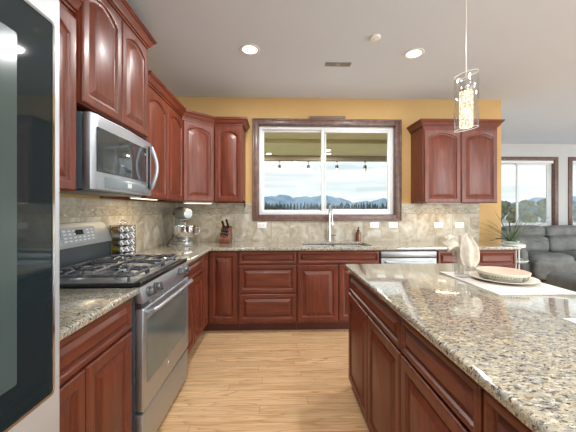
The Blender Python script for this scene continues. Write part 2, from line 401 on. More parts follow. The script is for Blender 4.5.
    def xf(s, m): bmesh.ops.transform(s.bm, matrix=m, verts=s.bm.verts); return s
    def build(s, name, mat, parent=None, ang=35, flat=False):
        bmesh.ops.recalc_face_normals(s.bm, faces=s.bm.faces)
        lim = math.radians(ang)
        for f in s.bm.faces: f.smooth = not flat
        for e in s.bm.edges:
            e.smooth = not (len(e.link_faces) == 2 and e.calc_face_angle(0) > lim)
        me = bpy.data.meshes.new(name); s.bm.to_mesh(me); s.bm.free()
        me.materials.append(M[mat] if isinstance(mat, str) else mat)
        o = bpy.data.objects.new(name, me); COL.objects.link(o)
        if parent: o.parent = parent
        return o

def tag(o, label, cat, group=None):
    o['label'] = label; o['category'] = cat
    if group: o['group'] = group
    return o
def thing(name, label, cat, loc=(0, 0, 0), rz=0, group=None):
    o = bpy.data.objects.new(name, None); COL.objects.link(o)
    o.empty_display_size = .05; o.location = loc; o.rotation_euler = (0, 0, rz)
    return tag(o, label, cat, group)
def struct(o): o['kind'] = 'structure'; return o
def dup(o, parent=None):
    c = o.copy(); COL.objects.link(c); c.parent = parent
    for ch in list(o.children): dup(ch, c)
    return c
def lamp(name, kind, loc, power, parent=None, color=(1, 1, 1), rot=(0, 0, 0), **k):
    d = bpy.data.lights.new(name, kind); d.energy = power; d.color = color
    for a, v in k.items(): setattr(d, a, v)
    o = bpy.data.objects.new(name, d); COL.objects.link(o); o.location = loc; o.rotation_euler = rot
    if parent: o.parent = parent
    return o

# ------------------------------------------------------------------ room shell
XL, XW, XR = -1.36, 2.905, 8.6
YB, YF, YR = 3.77, 6.25, -3.4
H = 2.75
CW = 9999
struct(MB().box(XL-.15, XR+.15, YR-.15, YF+.15, -.12, 0).build('floor', 'floor'))
ceil_o = struct(MB().cells([XL-.15, XW, XR+.15], [YR-.15, YB+.15, YF+.15], lambda u, v: not (u < XW and v > YB), 'z', H, H+.12).build('ceiling', 'ceil'))
struct(MB().box(XL-.15, XL, YR-.15, YB+.15, 0, H).build('wall_left', 'ochre'))
# kitchen window opening in the back wall
WX0, WX1, WZ0, WZ1 = -.270, 1.510, 1.242, 2.410
wb = struct(MB().cells([XL, WX0, WX1, XW], [0, WZ0, WZ1, H], lambda u, v: not (WX0 < u < WX1 and WZ0 < v < WZ1), 'y', YB, YB+.15).build('wall_back', 'ochre'))
struct(MB().box(XW-.15, XW, YB+.15, YF, 0, H).build('wall_side', 'greige'))
FW = [(4.25, 5.99, .93, 2.40), (6.39, 8.1, .93, 2.40)]
struct(MB().cells([XW-.15, FW[0][0], FW[0][1], FW[1][0], FW[1][1], XR+.15], [0, .93, 2.40, H],
       lambda u, v: not any(a < u < b and c < v < d for a, b, c, d in FW), 'y', YF, YF+.15).build('wall_far', 'greige'))
# right and rear walls with glazed openings letting daylight in
struct(MB().cells([YR-.15, -2.4, 1.2, 2.0, 5.0, YF], [0, .3, 2.4, H], lambda u, v: not ((-2.4 < u < 1.2 or 2.0 < u < 5.0) and .3 < v < 2.4), 'x', XR, XR+.15).build('wall_right', 'greige'))
struct(MB().cells([XL, .6, 3.0, 4.2, 7.2, XR], [0, .05, 2.3, H], lambda u, v: not ((.6 < u < 3.0 or 4.2 < u < 7.2) and .05 < v < 2.3), 'y', YR-.15, YR).build('wall_rear', 'greige'))

# tiled backsplash belongs to the walls
ZC = .917
bs = MB().box(XL+.011, 2.608, YB-.010, YB-.0005, ZC, 1.185).box(XL+.011, -.332, YB-.010, YB-.0005, 1.185, 1.272).box(1.572, 2.608, YB-.010, YB-.0005, 1.185, 1.272)
bs.build('backsplash_tile', 'tile_b', wb)
MB().box(XL+.011, -.332, YB-.012, YB-.0005, 1.272, 1.348).box(1.572, 2.608, YB-.012, YB-.0005, 1.272, 1.348).build('mosaic_band', 'mos_b', wb)
MB().box(XL+.011, -.332, YB-.010, YB-.0005, 1.348, 1.398).box(1.572, 2.608, YB-.010, YB-.0005, 1.348, 1.398).build('top_tile', 'tile_b', wb)
wl = bpy.data.objects['wall_left']
MB().box(XL+.0005, XL+.010, .7, YB, ZC, 1.272).build('backsplash_tile', 'tile_l', wl)
MB().box(XL+.0005, XL+.012, .7, YB, 1.272, 1.348).build('mosaic_band', 'mos_l', wl)
MB().box(XL+.0005, XL+.010, .7, YB, 1.348, 1.398).build('top_tile', 'tile_l', wl)

# windows ------------------------------------------------------------
def ring(mb, x0, x1, z0, z1, w, y0, y1, bev=.003):
    mb.box(x0, x0+w, y0, y1, z0, z1, bev); mb.box(x1-w, x1, y0, y1, z0, z1, bev)
    mb.box(x0+w, x1-w, y0, y1, z0, z0+w, bev); mb.box(x0+w, x1-w, y0, y1, z1-w, z1, bev)
    return mb
w1 = bpy.data.objects.new('window_1', None); COL.objects.link(w1); struct(w1); w1.location = (0, 0, 0)
cas = MB(); ring(cas, -.325, 1.565, 1.187, 2.465, .062, YB-.022, YB-.0005, .004); ring(cas, -.337, 1.577, 1.175, 2.477, .02, YB-.030, YB-.0005, .004)
cas.build('window_casing', 'trim', w1)
ring(MB(), WX0+.001, WX1-.001, WZ0+.001, WZ1-.001, .012, YB-.006, YB+.06, .001).build('jamb', 'trim', w1)
ring(MB(), WX0+.014, WX1-.014, WZ0+.014, WZ1-.014, .040, YB+.045, YB+.12).build('window_frame', 'vinyl', w1)
xm = .585
ring(MB(), xm-.035, WX1-.05, WZ0+.05, WZ1-.05, .036, YB+.052, YB+.078).build('sash', 'vinyl', w1)
ring(MB(), WX0+.05, xm+.035, WZ0+.05, WZ1-.05, .026, YB+.085, YB+.11).build('sash', 'vinyl', w1)
MB().box(xm, WX1-.08, YB+.063, YB+.067, WZ0+.08, WZ1-.08).build('pane', 'glass', w1)
MB().box(WX0+.07, xm, YB+.096, YB+.100, WZ0+.07, WZ1-.07).build('pane', 'glass', w1)
MB().box(xm-.045, xm-.035, YB+.052, YB+.062, 1.60, 1.66, .002).build('sash_lock', 'vinyl', w1)
for i, (a, b, c, d) in enumerate(FW):
    w = bpy.data.objects.new('window_%d' % (i+2), None); COL.objects.link(w); struct(w)
    ring(MB(), a-.085, b+.085, c-.085, d+.07, .085, YF-.022, YF-.0005, .004).build('window_casing', 'trim', w)
    ring(MB(), a+.001, b-.001, c+.001, d-.001, .014, YF-.006, YF+.05, .001).build('jamb', 'trim', w)
    ring(MB(), a+.016, b-.016, c+.016, d-.016, .05, YF+.04, YF+.12).build('window_frame', 'vinyl', w)
    m = 5.235 if i == 0 else (a+b)/2
    ring(MB(), m-.035, b-.066, c+.066, d-.066, .04, YF+.05, YF+.08).build('sash', 'vinyl', w)
    ring(MB(), a+.066, m+.035, c+.066, d-.066, .03, YF+.085, YF+.11).build('sash', 'vinyl', w)
    MB().box(m, b-.09, YF+.063, YF+.067, c+.09, d-.09).build('pane', 'glass', w)
    MB().box(a+.08, m, YF+.096, YF+.100, c+.08, d-.08).build('pane', 'glass', w)
    MB().box(a+.016, b-.016, YF-.012, YF+.035, d-.07, d-.002, .006).build('blind_headrail', 'vinyl', w)
# glazing behind the camera
def slider(n, axis, spans, z0, z1, c):
    w = bpy.data.objects.new(n, None); COL.objects.link(w); struct(w)
    for (a, b) in spans:
        f = MB(); g = MB(); h = (a+b)/2
        def bx(mb, u0, u1, v0, v1, d0, d1):
            if axis == 'y': mb.box(u0, u1, c+d0, c+d1, v0, v1)
            else: mb.box(c+d0, c+d1, u0, u1, v0, v1)
        for (u0, u1) in ((a+.001, a+.06), (h-.035, h+.035), (b-.06, b-.001)): bx(f, u0, u1, z0+.001, z1-.001, .03, .11)
        for (u0, u1) in ((a+.06, h-.035), (h+.035, b-.06)):
            bx(f, u0, u1, z0+.001, z0+.06, .03, .11); bx(f, u0, u1, z1-.06, z1-.001, .03, .11); bx(g, u0, u1, z0+.06, z1-.06, .068, .072)
        f.build('window_frame', 'vinyl', w); g.build('pane', 'glass', w)
slider('window_4', 'x', [(-2.4, 1.2), (2.0, 5.0)], .3, 2.4, XR)
slider('window_5', 'y', [(.6, 3.0), (4.2, 7.2)], .05, 2.3, YR-.15)

# ------------------------------------------------------------------ cabinets
def door_mesh(mb, x0, x1, z0, z1, fr=.056, arch=0, K=14, inner=.032, y=0):
    w, h = x1-x0, z1-z0
    def loop(d, dep, ar):
        l = [(x0+d, y-dep, z0+d), (x1-d, y-dep, z0+d)]
        for k in range(K+1):
            u = 1-k/K
            q = (2*u-1)**2
            l.append((x0+d+(w-2*d)*u, y-dep, z1-d-ar*q))
        return l
    prof = [(0, .0005, 0), (0, .014, 0), (.003, .018, 0), (.007, .020, 0), (fr-.012, .020, arch), (fr-.008, .0185, arch), (fr-.003, .0100, arch),
            (fr+.003, .0075, arch), (fr+.007, .0065, arch), (fr+.009+inner*.85, .0185, arch), (fr+.010+inner, .0205, arch)]
    mb.loft([loop(*p) for p in prof])
    return mb

def add_fronts(root, fronts):
    for kind, x0, x1, z0, z1, *o in fronts:
        arch = o[0] if o else 0
        h = z1-z0
        fr = .056 if kind == 'door' else (.030 if h < .2 else .045)
        inner = .034 if kind == 'door' else (.016 if h < .2 else .026)
        nm = {'door': 'door', 'drawer': 'drawer_front', 'false': 'false_front'}[kind]
        door_mesh(MB(), x0, x1, z0, z1, fr, arch, inner=inner).build(nm, 'cherry' if kind == 'door' else 'cherry_h', root, 20)

def base_unit(label, loc, rz, w, depth, fronts, group, notch=False, toe=True, ends=(), top=.881, cat='cabinet'):
    r = thing('base_cabinet', label, cat, loc, rz, group)
    t, th = (.07, .10) if toe else (.012, .045)
    if notch:
        pr = [(0, th), (0, top), (.05, top), (.05, .64), (depth-.05, .64), (depth-.05, top), (depth, top), (depth, th)]
    else:
        pr = [(0, th), (0, top), (depth, top), (depth, th)]
    MB().prism(pr, 'x', .0006, w-.0006).build('carcass', 'cherry', r)
    MB().box(.0006, w-.0006, t, depth, 0, th).build('plinth', 'toe', r)
    add_fronts(r, fronts)
    return r

CROWN = [(0, 0), (.010, 0), (.010, .012), (.020, .016), (.026, .030), (.040, .052), (.050, .058), (.050, .066), (.056, .068), (.056, .080), (0, .080)]
def crown(mb, path, z):
    """moulding swept along an open 2D path, out = right-hand side of travel (mitred)"""
    n = len(path); P = [Vector(p) for p in path]; loops = []
    nr = []
    for i in range(n-1):
        d = (P[i+1]-P[i]).normalized(); nr.append(Vector((d.y, -d.x)))
    for i in range(n):
        if i == 0: o = nr[0]
        elif i == n-1: o = nr[-1]
        else:
            b = (nr[i-1]+nr[i]).normalized(); o = b/b.dot(nr[i])
        loops.append([(P[i].x+o.x*a, P[i].y+o.y*a, z+h) for a, h in CROWN])
    mb.loft(loops)
    return mb

def upper_unit(label, loc, rz, w, depth, z0, z1, fronts, group, lcrown=False, rcrown=False, name='wall_cabinet', rdrop=True):
    r = thing(name, label, 'cabinet', loc, rz, group)
    MB().prism([(0, z0), (0, z1+.06), (depth, z1+.06), (depth, z0), (depth-.02, z0), (depth-.02, z0+.022), (.02, z0+.022), (.02, z0)], 'x', .0006, w-.0006).build('carcass', 'cherry', r)
    add_fronts(r, fronts)
    path = ([(0, depth)] if lcrown else []) + [(0 if lcrown else .001, 0), (w if rcrown else w-.001, 0)] + ([(w, depth)] if rcrown else [])
    crown(MB(), path, z1).build('crown_moulding', 'cherry_h', r, 25)
    return r

GB = 'cherry base cabinets'; GI = 'cherry cabinets under the island'; GU = 'cherry wall cabinets'
R90 = PI/2
FX = -.765      # face plane of the left run
FY = 3.168      # face plane of the back run
DB = XL+.001
# left run (faces +X)
base_unit('cherry base cabinet between the refrigerator and the gas range', (FX, .80, 0), R90, .735, .594,
          [('drawer', .008, .727, .715, .868), ('door', .008, .364, .125, .700), ('door', .372, .727, .125, .700)], GB)
base_unit('cherry base cabinet just past the gas range, one drawer over two narrow doors', (FX, 2.322, 0), R90, .618, .594,
          [('drawer', .008, .610, .715, .868), ('door', .008, .305, .125, .700), ('door', .313, .610, .125, .700)], GB)
# corner with folding door
cc = thing('corner_cabinet', 'cherry corner base cabinet with folding door, under the stand mixer', 'cabinet', (FX, 2.941, 0), 0, GB)
lx = lambda X: X-FX
ly = lambda Y: Y-2.941
MB().prism([(lx(DB), 0), (0, 0), (0, ly(FY)), (lx(-.438), ly(FY)), (lx(-.438), ly(YB-.001)), (lx(DB), ly(YB-.001))], 'z', .10, .881).build('carcass', 'cherry', cc)
MB().prism([(lx(DB), 0), (-.07, 0), (-.07, ly(FY+.07)), (lx(-.438), ly(FY+.07)), (lx(-.438), ly(YB-.001)), (lx(DB), ly(YB-.001))], 'z', 0, .10).build('plinth', 'toe', cc)
door_mesh(MB(), lx(-.74), lx(-.444), .125, .868, y=ly(FY)).build('door', 'cherry', cc, 20)
dm = door_mesh(MB(), .012, .200, .125, .868, .045, inner=.02); dm.xf(Matrix.Rotation(R90, 4, 'Z')); dm.build('door', 'cherry', cc, 20)
# back run (faces -Y)
base_unit('cherry base cabinet of three stacked drawers, left of the sink cabinet', (-.437, FY, 0), 0, .627, .600,
          [('drawer', .010, .617, .738, .868), ('drawer', .010, .617, .432, .722), ('drawer', .010, .617, .125, .416)], GB)
base_unit('cherry sink cabinet with a long false front over two doors, below the faucet', (.191, FY, 0), 0, .897, .600,
          [('false', .008, .889, .738, .868), ('door', .008, .445, .125, .722), ('door', .453, .889, .125, .722)], GB, notch=True)
base_unit('cherry base cabinet at the right end of the back counter, beside the dishwasher', (1.716, FY, 0), 0, .887, .600,
          [('drawer', .010, .440, .700, .868), ('drawer', .448, .877, .700, .868), ('door', .010, .440, .125, .685), ('door', .448, .877, .125, .685)], GB)

# island (faces -X); local x runs toward the viewer
IX = .535; IY = 2.19
isl = [(.945, 'far island cabinet, one wide drawer over two doors, cherry wood'), (.505, 'second island cabinet from the far end, single drawer over single door'),
       (.93, 'nearest island cabinet, running out of the bottom of the picture'), (.93, 'island cabinet behind the nearest one, outside the picture')]
yy = IY
for i, (w, lb) in enumerate(isl[:3]):
    if i == 0: fr = [('drawer', .012, w-.006, .715, .862), ('door', .012, .474, .062, .700), ('door', .482, w-.006, .062, .700)]
    elif i == 1: fr = [('drawer', .006, w-.006, .715, .862), ('door', .006, w-.006, .062, .700)]
    else: fr = [('drawer', .006, w-.006, .715, .862), ('door', .006, w/2-.004, .062, .700), ('door', w/2+.004, w-.006, .062, .700)]
    base_unit(lb, (IX, yy, 0), -R90, w, .60, fr, GI, toe=False)
    yy -= w+.0005
# plain panel back of the island
MBp = MB().box(IX+.601, IX+.625, -.19, IY, 0, .881)
tag(MBp.build('island_back_panel', 'cherry'), 'flat cherry panel closing the seating side of the island', 'panel')

# worktops
tag(MB().box(XL+.001, -.715, .78, 1.538, .882, ZC, .011, 3).build('worktop', 'granite'), 'granite worktop between the refrigerator and the gas range', 'countertop', 'granite worktops')
SX0, SX1, SY0, SY1 = .275, 1.045, 3.235, 3.655
cells = MB().cells([XL+.001, -.718, SX0, SX1, 2.635], [2.320, 3.125, SY0, SY1, YB-.001],
                   lambda u, v: (u < -.718 or v > 3.125) and not (SX0 < u < SX1 and SY0 < v < SY1), 'z', .882, ZC, .009)
tag(cells.build('worktop', 'granite'), 'granite worktop running along the back wall and around the corner, holding the sink', 'countertop', 'granite worktops')
tag(MB().box(.487, 1.452, -.30, 2.172, .882, ZC, .012, 3).build('worktop', 'granite'), 'large granite island worktop with placemats in the right foreground', 'countertop', 'granite worktops')

# upper cabinets, left wall (faces +X)
UX = XL+.33
UD = .329
UZ0, UZ1 = 1.405, 2.300
upper_unit('cherry wall cabinet between refrigerator and microwave, mostly cut off at left', (UX, .62, 0), R90, .896, UD, UZ0, UZ1,
           [('door', .008, .444, UZ0+.006, UZ1-.03, .05), ('door', .452, .888, UZ0+.006, UZ1-.03, .05)], GU)
upper_unit('tall raised cherry wall cabinet directly above the microwave, reaching near the ceiling', (UX+.02, 1.518, 0), R90, .762, UD+.02, 1.858, 2.545,
           [('door', .008, .377, 1.866, 2.525, .05), ('door', .385, .754, 1.866, 2.525, .05)], GU, True, True)
upper_unit('double cherry wall cabinet on the left wall just past the microwave', (UX, 2.282, 0), R90, .877, UD, UZ0, UZ1,
           [('door', .008, .434, UZ0+.006, UZ1-.03, .05), ('door', .442, .869, UZ0+.006, UZ1-.03, .05)], GU)
dg = thing('wall_cabinet', 'diagonal cherry corner wall cabinet above the stand mixer', 'cabinet', (UX, 3.16, 0), PI/4, GU)
rotm = Matrix.Rotation(-PI/4, 2)
def dl(X, Y): v = rotm @ Vector((X-UX, Y-3.16)); return (v.x, v.y)
fw = (.28**2*2)**.5
MB().prism([dl(XL+.001, 3.1605), dl(UX, 3.1605), dl(UX+.28, 3.44), dl(UX+.28, YB-.001), dl(XL+.001, YB-.001)], 'z', UZ0, UZ1+.06).build('carcass', 'cherry', dg)
add_fronts(dg, [('door', .012, fw-.012, UZ0+.006, UZ1-.03, .045)])
crown(MB(), [(.004, 0), (fw-.004, 0)], UZ1).build('crown_moulding', 'cherry_h', dg, 25)
upper_unit('narrow single-door cherry wall cabinet left of the kitchen window', (UX+.281, 3.44, 0), 0, .325, UD, UZ0, UZ1,
           [('door', .008, .317, UZ0+.006, UZ1-.03, .045)], GU, False, True)
upper_unit('double cherry wall cabinet right of the kitchen window, behind the pendant', (1.705, 3.44, 0), 0, .895, UD, UZ0-.008, UZ1,
           [('door', .010, .443, UZ0-.002, UZ1-.03, .045), ('door', .451, .885, UZ0-.002, UZ1-.03, .045)], GU, True, True)

# under-cabinet strip lamps
def strip(label, loc, rz, L, ww=UNDER_W):
    r = thing('under_cabinet_light', label, 'light', loc, rz, 'under-cabinet strip lights')
    MB().box(0, L, 0, .06, .0, .014, .003).build('housing', 'white', r)
    MB().box(.01, L-.01, .006, .054, -.006, .0005).build('diffuser', 'warm', r)
    lamp('strip_glow', 'AREA', (L/2, .03, -.012), ww, r, (1, .76, .45), shape='RECTANGLE', size=L*.9, size_y=.05)
strip('lit strip lamp under the double wall cabinet past the microwave', (-1.12, 2.36, UZ0+.006), R90, .42)
strip('lit strip lamp under the diagonal corner wall cabinet', (UX-.035+.05, 3.16+.035+.05, UZ0-.0142), PI/4, fw-.06, .45)
strip('lit strip lamp under the wall cabinet right of the window', (1.80, 3.50, UZ0-.008+.006), 0, .42)
tag(MB().box(-.434, -.424, YB-.030, YB-.013, 1.350, 1.404, .002).build('cord_clip', 'black'), 'short black cord clip hanging below the narrow wall cabinet', 'clip')

# ------------------------------------------------------------------ refrigerator
fr = thing('refrigerator', 'steel refrigerator with big dark glass door panel at the left edge', 'refrigerator', (-.56, -.13, 0), R90)
FWd = .91
MB().box(.005, FWd-.005, .075, .79, .03, 1.85, .006).build('cabinet_body', 'sideg', fr)
MB().box(.02, FWd-.02, .10, .76, 0, .03).build('base_grille', 'black', fr)
MB().box(.003, FWd-.001, 0, .07, .70, 1.86, .012, 3).build('door', 'fsteel', fr)
fz = MB().box(.003, FWd-.001, 0, .07, .05, .69, .012, 3).build('freezer_drawer', 'fsteel', fr)
MB().tube([(.08, -.045, .63), (.08, -.045, .63), (.83, -.045, .63)], .011).box(.09, .11, -.045, .001, .62, .64).box(.80, .82, -.045, .001, .62, .64).build('handle', 'steel', fz)
def rpoly(x0, x1, z0, z1, r, n=6):
    out = []
    for cx, cz, a0 in ((x1-r, z0+r, -PI/2), (x1-r, z1-r, 0), (x0+r, z1-r, PI/2), (x0+r, z0+r, PI)):
        for k in range(n+1):
            a = a0+k/n*PI/2; out.append((cx+r*math.cos(a), cz+r*math.sin(a)))
    return out
gp = MB().prism(rpoly(.03, .872, .868, 1.772, .007), 'y', -.004, .001).build('glass_panel', 'fglass', fr)
MB().prism(rpoly(.10, .772, .945, 1.69, .005), 'y', -.0052, -.0035).build('inner_window', 'mglass', gp)
rim = MB()
o_, i_ = rpoly(.024, .878, .862, 1.778, .011), rpoly(.031, .871, .869, 1.771, .006)
rim.loft([[(x, -.0055, z) for x, z in i_], [(x, -.0055, z) for x, z in o_], [(x, .001, z) for x, z in o_]], False, False); rim.build('panel_rim', 'chrome', fr)

# ------------------------------------------------------------------ gas range
rg = thing('gas_range', 'stainless steel gas range with black cast iron grates', 'range', (-.70, 1.545, 0), R90)
RW = .765; RD = .655      # local x = along Y, local y = depth to wall
MB().box(.002, RW-.002, .045, RD, .02, .905, .004).build('body', 'sideg', rg)
for x in (.06, RW-.06):
    for y in (.10, RD-.08): MB().cyl((x, y, 0), .02, 0, .021, 12).build('foot', 'black', rg)
MB().box(.004, RW-.004, .005, .046, .035, .250, .006).build('storage_drawer', 'steel', rg)
od = MB().box(.004, RW-.004, 0, .046, .262, .800, .008, 3).build('oven_door', 'steel', rg)
MB().prism(rpoly(.040, RW-.10, .398, .735, .012), 'y', -.0025, .001).build('window', 'oglass', od)
hd = MB().tube([(.045, .0, .775), (.05, -.035, .782), (.075, -.045, .785), (RW/2, -.052, .787), (RW-.075, -.045, .785), (RW-.05, -.035, .782), (RW-.045, .0, .775)], .0125, 12).build('handle', 'steel', od)
em = MB().cyl((RW*.46, 0, .345), .014, -.003, .001, 20, 'y').build('emblem', 'chrome', od)
MB().tube([(RW*.46-.006, -.0035, .345), (RW*.46-.002, -.0035, .350), (RW*.46+.002, -.0035, .340), (RW*.46+.006, -.0035, .346)], .0011, 6).build('emblem_script', 'steel_d', em)
MB().box(.004, RW-.004, .012, .046, .800, .826).build('vent_trim', 'steel_d', rg)
vents = MB()
for k in range(14): vents.box(.10+k*.041, .125+k*.041, .006, .013, .804, .822, .001)
vents.build('vent_louvre', 'steel', rg)
cp = MB().prism([(.0, .828), (.046, .828), (.060, .915), (.018, .915)], 'x', .002, RW-.002, .003).build('control_panel', 'steel', rg)
tl = math.atan2(.018, .087)
for i, x in enumerate((.085, .175, .385, .585, .675)):
    if i == 2: continue
    kb = MB().lathe([(.028, 0), (.028, .006), (.024, .008), (.022, .028), (.019, .032)], (0, 0, 0), 20)
    kb.box(-.005, .005, -.022, .022, .028, .040, .002)
    kb.xf(Matrix.Translation((x, .008, .872)) @ Matrix.Rotation(PI/2-tl, 4, 'X')); kb.build('knob', 'steel_d', rg)
MB().prism([(.012, .916), (RD-.06, .916), (RD-.06, .930), (.05, .932), (.020, .944), (.010, .940)], 'x', 0, RW, .003).build('cooktop', 'black', rg)
ct = MB().box(.03, RW-.03, .07, RD-.08, .930, .934, .001).build('cooktop_pan', 'steel', rg)
for (x, y, r_) in ((.15, .17, .046), (.15, .43, .036), (.38, .30, .040), (.62, .17, .050), (.62, .43, .036)):
    bn = MB().lathe([(r_+.012, .933), (r_+.010, .944), (r_, .948)], (x, y, 0), 24).build('burner', 'silver', rg)
    MB().lathe([(r_, .948), (r_, .955), (r_*.9, .959), (.002, .960)], (x, y, 0), 24).build('burner_cap', 'iron', bn)
# three grate sections
zg = .975
for gx0, gx1, cs in ((.03, .262, (.15,)), (.266, .500, (.383,)), (.504, RW-.03, (.62,))):
    g = MB(); y0, y1 = .075, RD-.09; xc = cs[0]
    rr = .0085
    ring_pts = []
    for cx, cy, a0 in ((gx1-.03, y0+.03, -PI/2), (gx1-.03, y1-.03, 0), (gx0+.03, y1-.03, PI/2), (gx0+.03, y0+.03, PI)):
        for k in range(5):
            a = a0+k/4*PI/2; ring_pts.append((cx+.03*math.cos(a), cy+.03*math.sin(a), zg-.006))
    g.tube(ring_pts, rr, 8, True)
    g.tube([(gx0, (y0+y1)/2, zg-.004), (gx1, (y0+y1)/2, zg-.004)], rr, 8)
    for cy in ((.17, .43) if xc != .383 else (.30,)):
        hw = (gx1-gx0)/2
        for sx, sy in ((1, 0), (-1, 0), (0, 1), (0, -1)):
            L_ = hw if sx else (.10 if xc != .383 else .20)
            pts = [(xc+sx*L_, cy+sy*L_, zg-.004), (xc+sx*L_*.75, cy+sy*L_*.75, zg+.004), (xc+sx*.035, cy+sy*.035, zg+.006), (xc+sx*.024, cy+sy*.024, zg-.004)]
            g.tube(pts, [.008, .0075, .007, .006], 8)
        for sx, sy in ((1, 1), (1, -1), (-1, 1), (-1, -1)):
            g.tube([(xc+sx*hw*.98, cy+sy*.085, zg-.004), (xc+sx*hw*.7, cy+sy*.065, zg+.006), (xc+sx*.052, cy+sy*.052, zg+.002)], [.0075, .007, .006], 8)
    for x in (gx0+.012, gx1-.012):
        for y in (y0+.02, y1-.02): g.cyl((x, y, 0), .008, .933, zg-.003, 8)
    g.build('grate', 'iron', rg)
# backguard: black lower face, curved steel head with rounded shoulders
MB().box(.004, RW-.004, RD-.058, RD-.002, .905, 1.085, .004).build('backguard_base', 'sideg', rg)
hg = MB(); loops = []
NB = 40
def shoulder(u):       # height of the head across its width
    e = min(u, 1-u)
    d = max(0, 1-e/.11)
    return 1.232-.105*(1-math.sqrt(max(0, 1-d*d)))-.010*(2*u-1)**2
for k in range(NB+1):
    u = .5-.5*math.cos(PI*k/NB); x = .003+(RW-.006)*u; zt = shoulder(u)
    sec = []
    b0 = 1.082
    for q in range(9):
        v = q/8; bul = -.012*math.sin(PI*min(1, v*1.1))
        sec.append((x, RD-.075+.030*v+bul*.6, b0+(zt-b0)*v))
    sec += [(x, RD-.030, zt+.003), (x, RD-.004, zt-.004), (x, RD-.004, b0)]
    loops.append(sec)
hg.loft(loops); bg_o = hg.build('backguard', 'steel', rg, 50)
def pan(u, v, dy): return (RD-.075+.030*v-.0072*math.sin(PI*min(1, v*1.1))+dy)
def pplate(mb, x0, x1, z0, z1, dy, th=.004):
    v0, v1 = (z0-1.082)/.145, (z1-1.082)/.145
    a, b = pan(0, v0, dy), pan(0, v1, dy)
    mb.prism([(a, z0), (b, z1), (b+th, z1), (a+th, z0)], 'x', x0, x1, .0008, 1)
pl = MB(); pplate(pl, .22, .565, 1.102, 1.206, -.006, .006); plo = pl.build('control_plate', 'silver', bg_o)
pl = MB(); pplate(pl, .235, .550, 1.110, 1.198, -.008, .004); pl.build('keypad', var('grey keypad', srgb(150, 156, 160), .03, rough=.4), plo)
ds = MB(); pplate(ds, .355, .43, 1.158, 1.188, -.010, .004); ds.build('display', 'bglass', plo)
kp = MB()
for r_, z in enumerate((1.118, 1.138, 1.160, 1.180)):
    for c_ in range(7):
        x = .248+c_*.043
        if r_ > 1 and .34 < x < .44: continue
        pplate(kp, x, x+.026, z, z+.009, -.0095, .003)
kp.build('keys', var('pale grey keys', srgb(206, 210, 212), .03, rough=.4), plo)

# glass spoon rest on the corner of the range
sr = MB().lathe([(.02, 0), (.05, .004), (.062, .016), (.060, .018), (.046, .008), (.015, .006)], (0, 0, 0), 24)
sr.tube([(.05, 0, .014), (.09, 0, .020), (.12, 0, .018)], [.012, .014, .010], 10)
o = tag(sr.build('spoon_rest', 'chrome'), 'shiny metal spoon rest on the worktop just past the gas range', 'spoon rest'); o.location = (-.95, 2.43, ZC); o.rotation_euler = (0, 0, .6)

# ------------------------------------------------------------------ microwave
mw = thing('microwave', 'stainless steel over-the-range microwave with black glass door', 'microwave', (-.965, 1.551, 1.422), R90)
MWW, MWH = .746, .402
MB().box(.0, MWW, .052, .392, .004, MWH, .004).build('housing', 'sideg', mw)
for z in (.06, .34): MB().cyl((-.0005, .11, z), .006, -.001, .002, 10, 'x').build('screw', 'chrome', mw)
dr = MB().prism([(.0, .008), (.0, .05), (MWW-.0, .05), (MWW, .014), (MWW*.5, -.004), (.05, -.002)][::-1], 'z', 0, MWH, .005).build('door', 'steel', mw)
dgl = MB().prism([(.04, .098), (.612, .098), (.612, .335), (.04, .335)], 'y', -.0075, .004, .002).build('door_glass', var('smoked oven glass', srgb(58, 64, 66), .05, rough=.06, ior=1.7), dr)
MB().prism([(.11, .014), (.64, .014), (.64, .078), (.11, .078)], 'y', -.0065, .004, .002).build('control_strip', var('grey control strip', srgb(120, 128, 132), .05, rough=.25), dr)
MB().prism([(.35, .032), (.40, .032), (.40, .060), (.35, .060)], 'y', -.0075, -.006).build('clock_display', var('pale display', srgb(206, 214, 216), .02, rough=.3), dr)
hp = [(.675, .0, .05), (.672, -.018, .055)]+[(.672, -.018-.040*math.sin(PI*k/10), .055+.30*k/10) for k in range(1, 10)]+[(.672, -.018, .355), (.675, .0, .36)]
MB().tube(hp, .013, 12).build('handle', 'steel', dr)
MB().box(.655, .660, -.012, .002, .05, .36, .002).build('handle_backing', 'bglass', dr)
MB().box(.03, MWW-.03, .06, .38, -.004, .006, .002).build('bottom_grille', 'steel_d', mw)

# ------------------------------------------------------------------ dishwasher
dw = thing('dishwasher', 'stainless steel dishwasher under the back counter', 'dishwasher', (1.091, FY-.002, 0), 0)
DWW = .622
MB().box(.003, DWW-.003, .03, .58, .10, .872).build('tub', 'sideg', dw)
MB().box(.003, DWW-.003, .07, .55, 0, .10).build('kick_plate', 'black', dw)
dd = MB().box(.006, DWW-.006, -.022, .03, .112, .795, .006).build('door', 'steel_m', dw)
MB().box(.006, DWW-.006, -.022, .03, .808, .868, .005).build('control_panel', 'steel_m', dw)
MB().box(.006, DWW-.006, -.008, .03, .795, .808).build('shadow_gap', 'black', dw)
MB().tube([(.05, -.022, .755), (.055, -.055, .757), (.09, -.062, .758), (DWW-.09, -.062, .758), (DWW-.055, -.055, .757), (DWW-.05, -.022, .755)], .010, 10).build('handle', 'steel', dd)

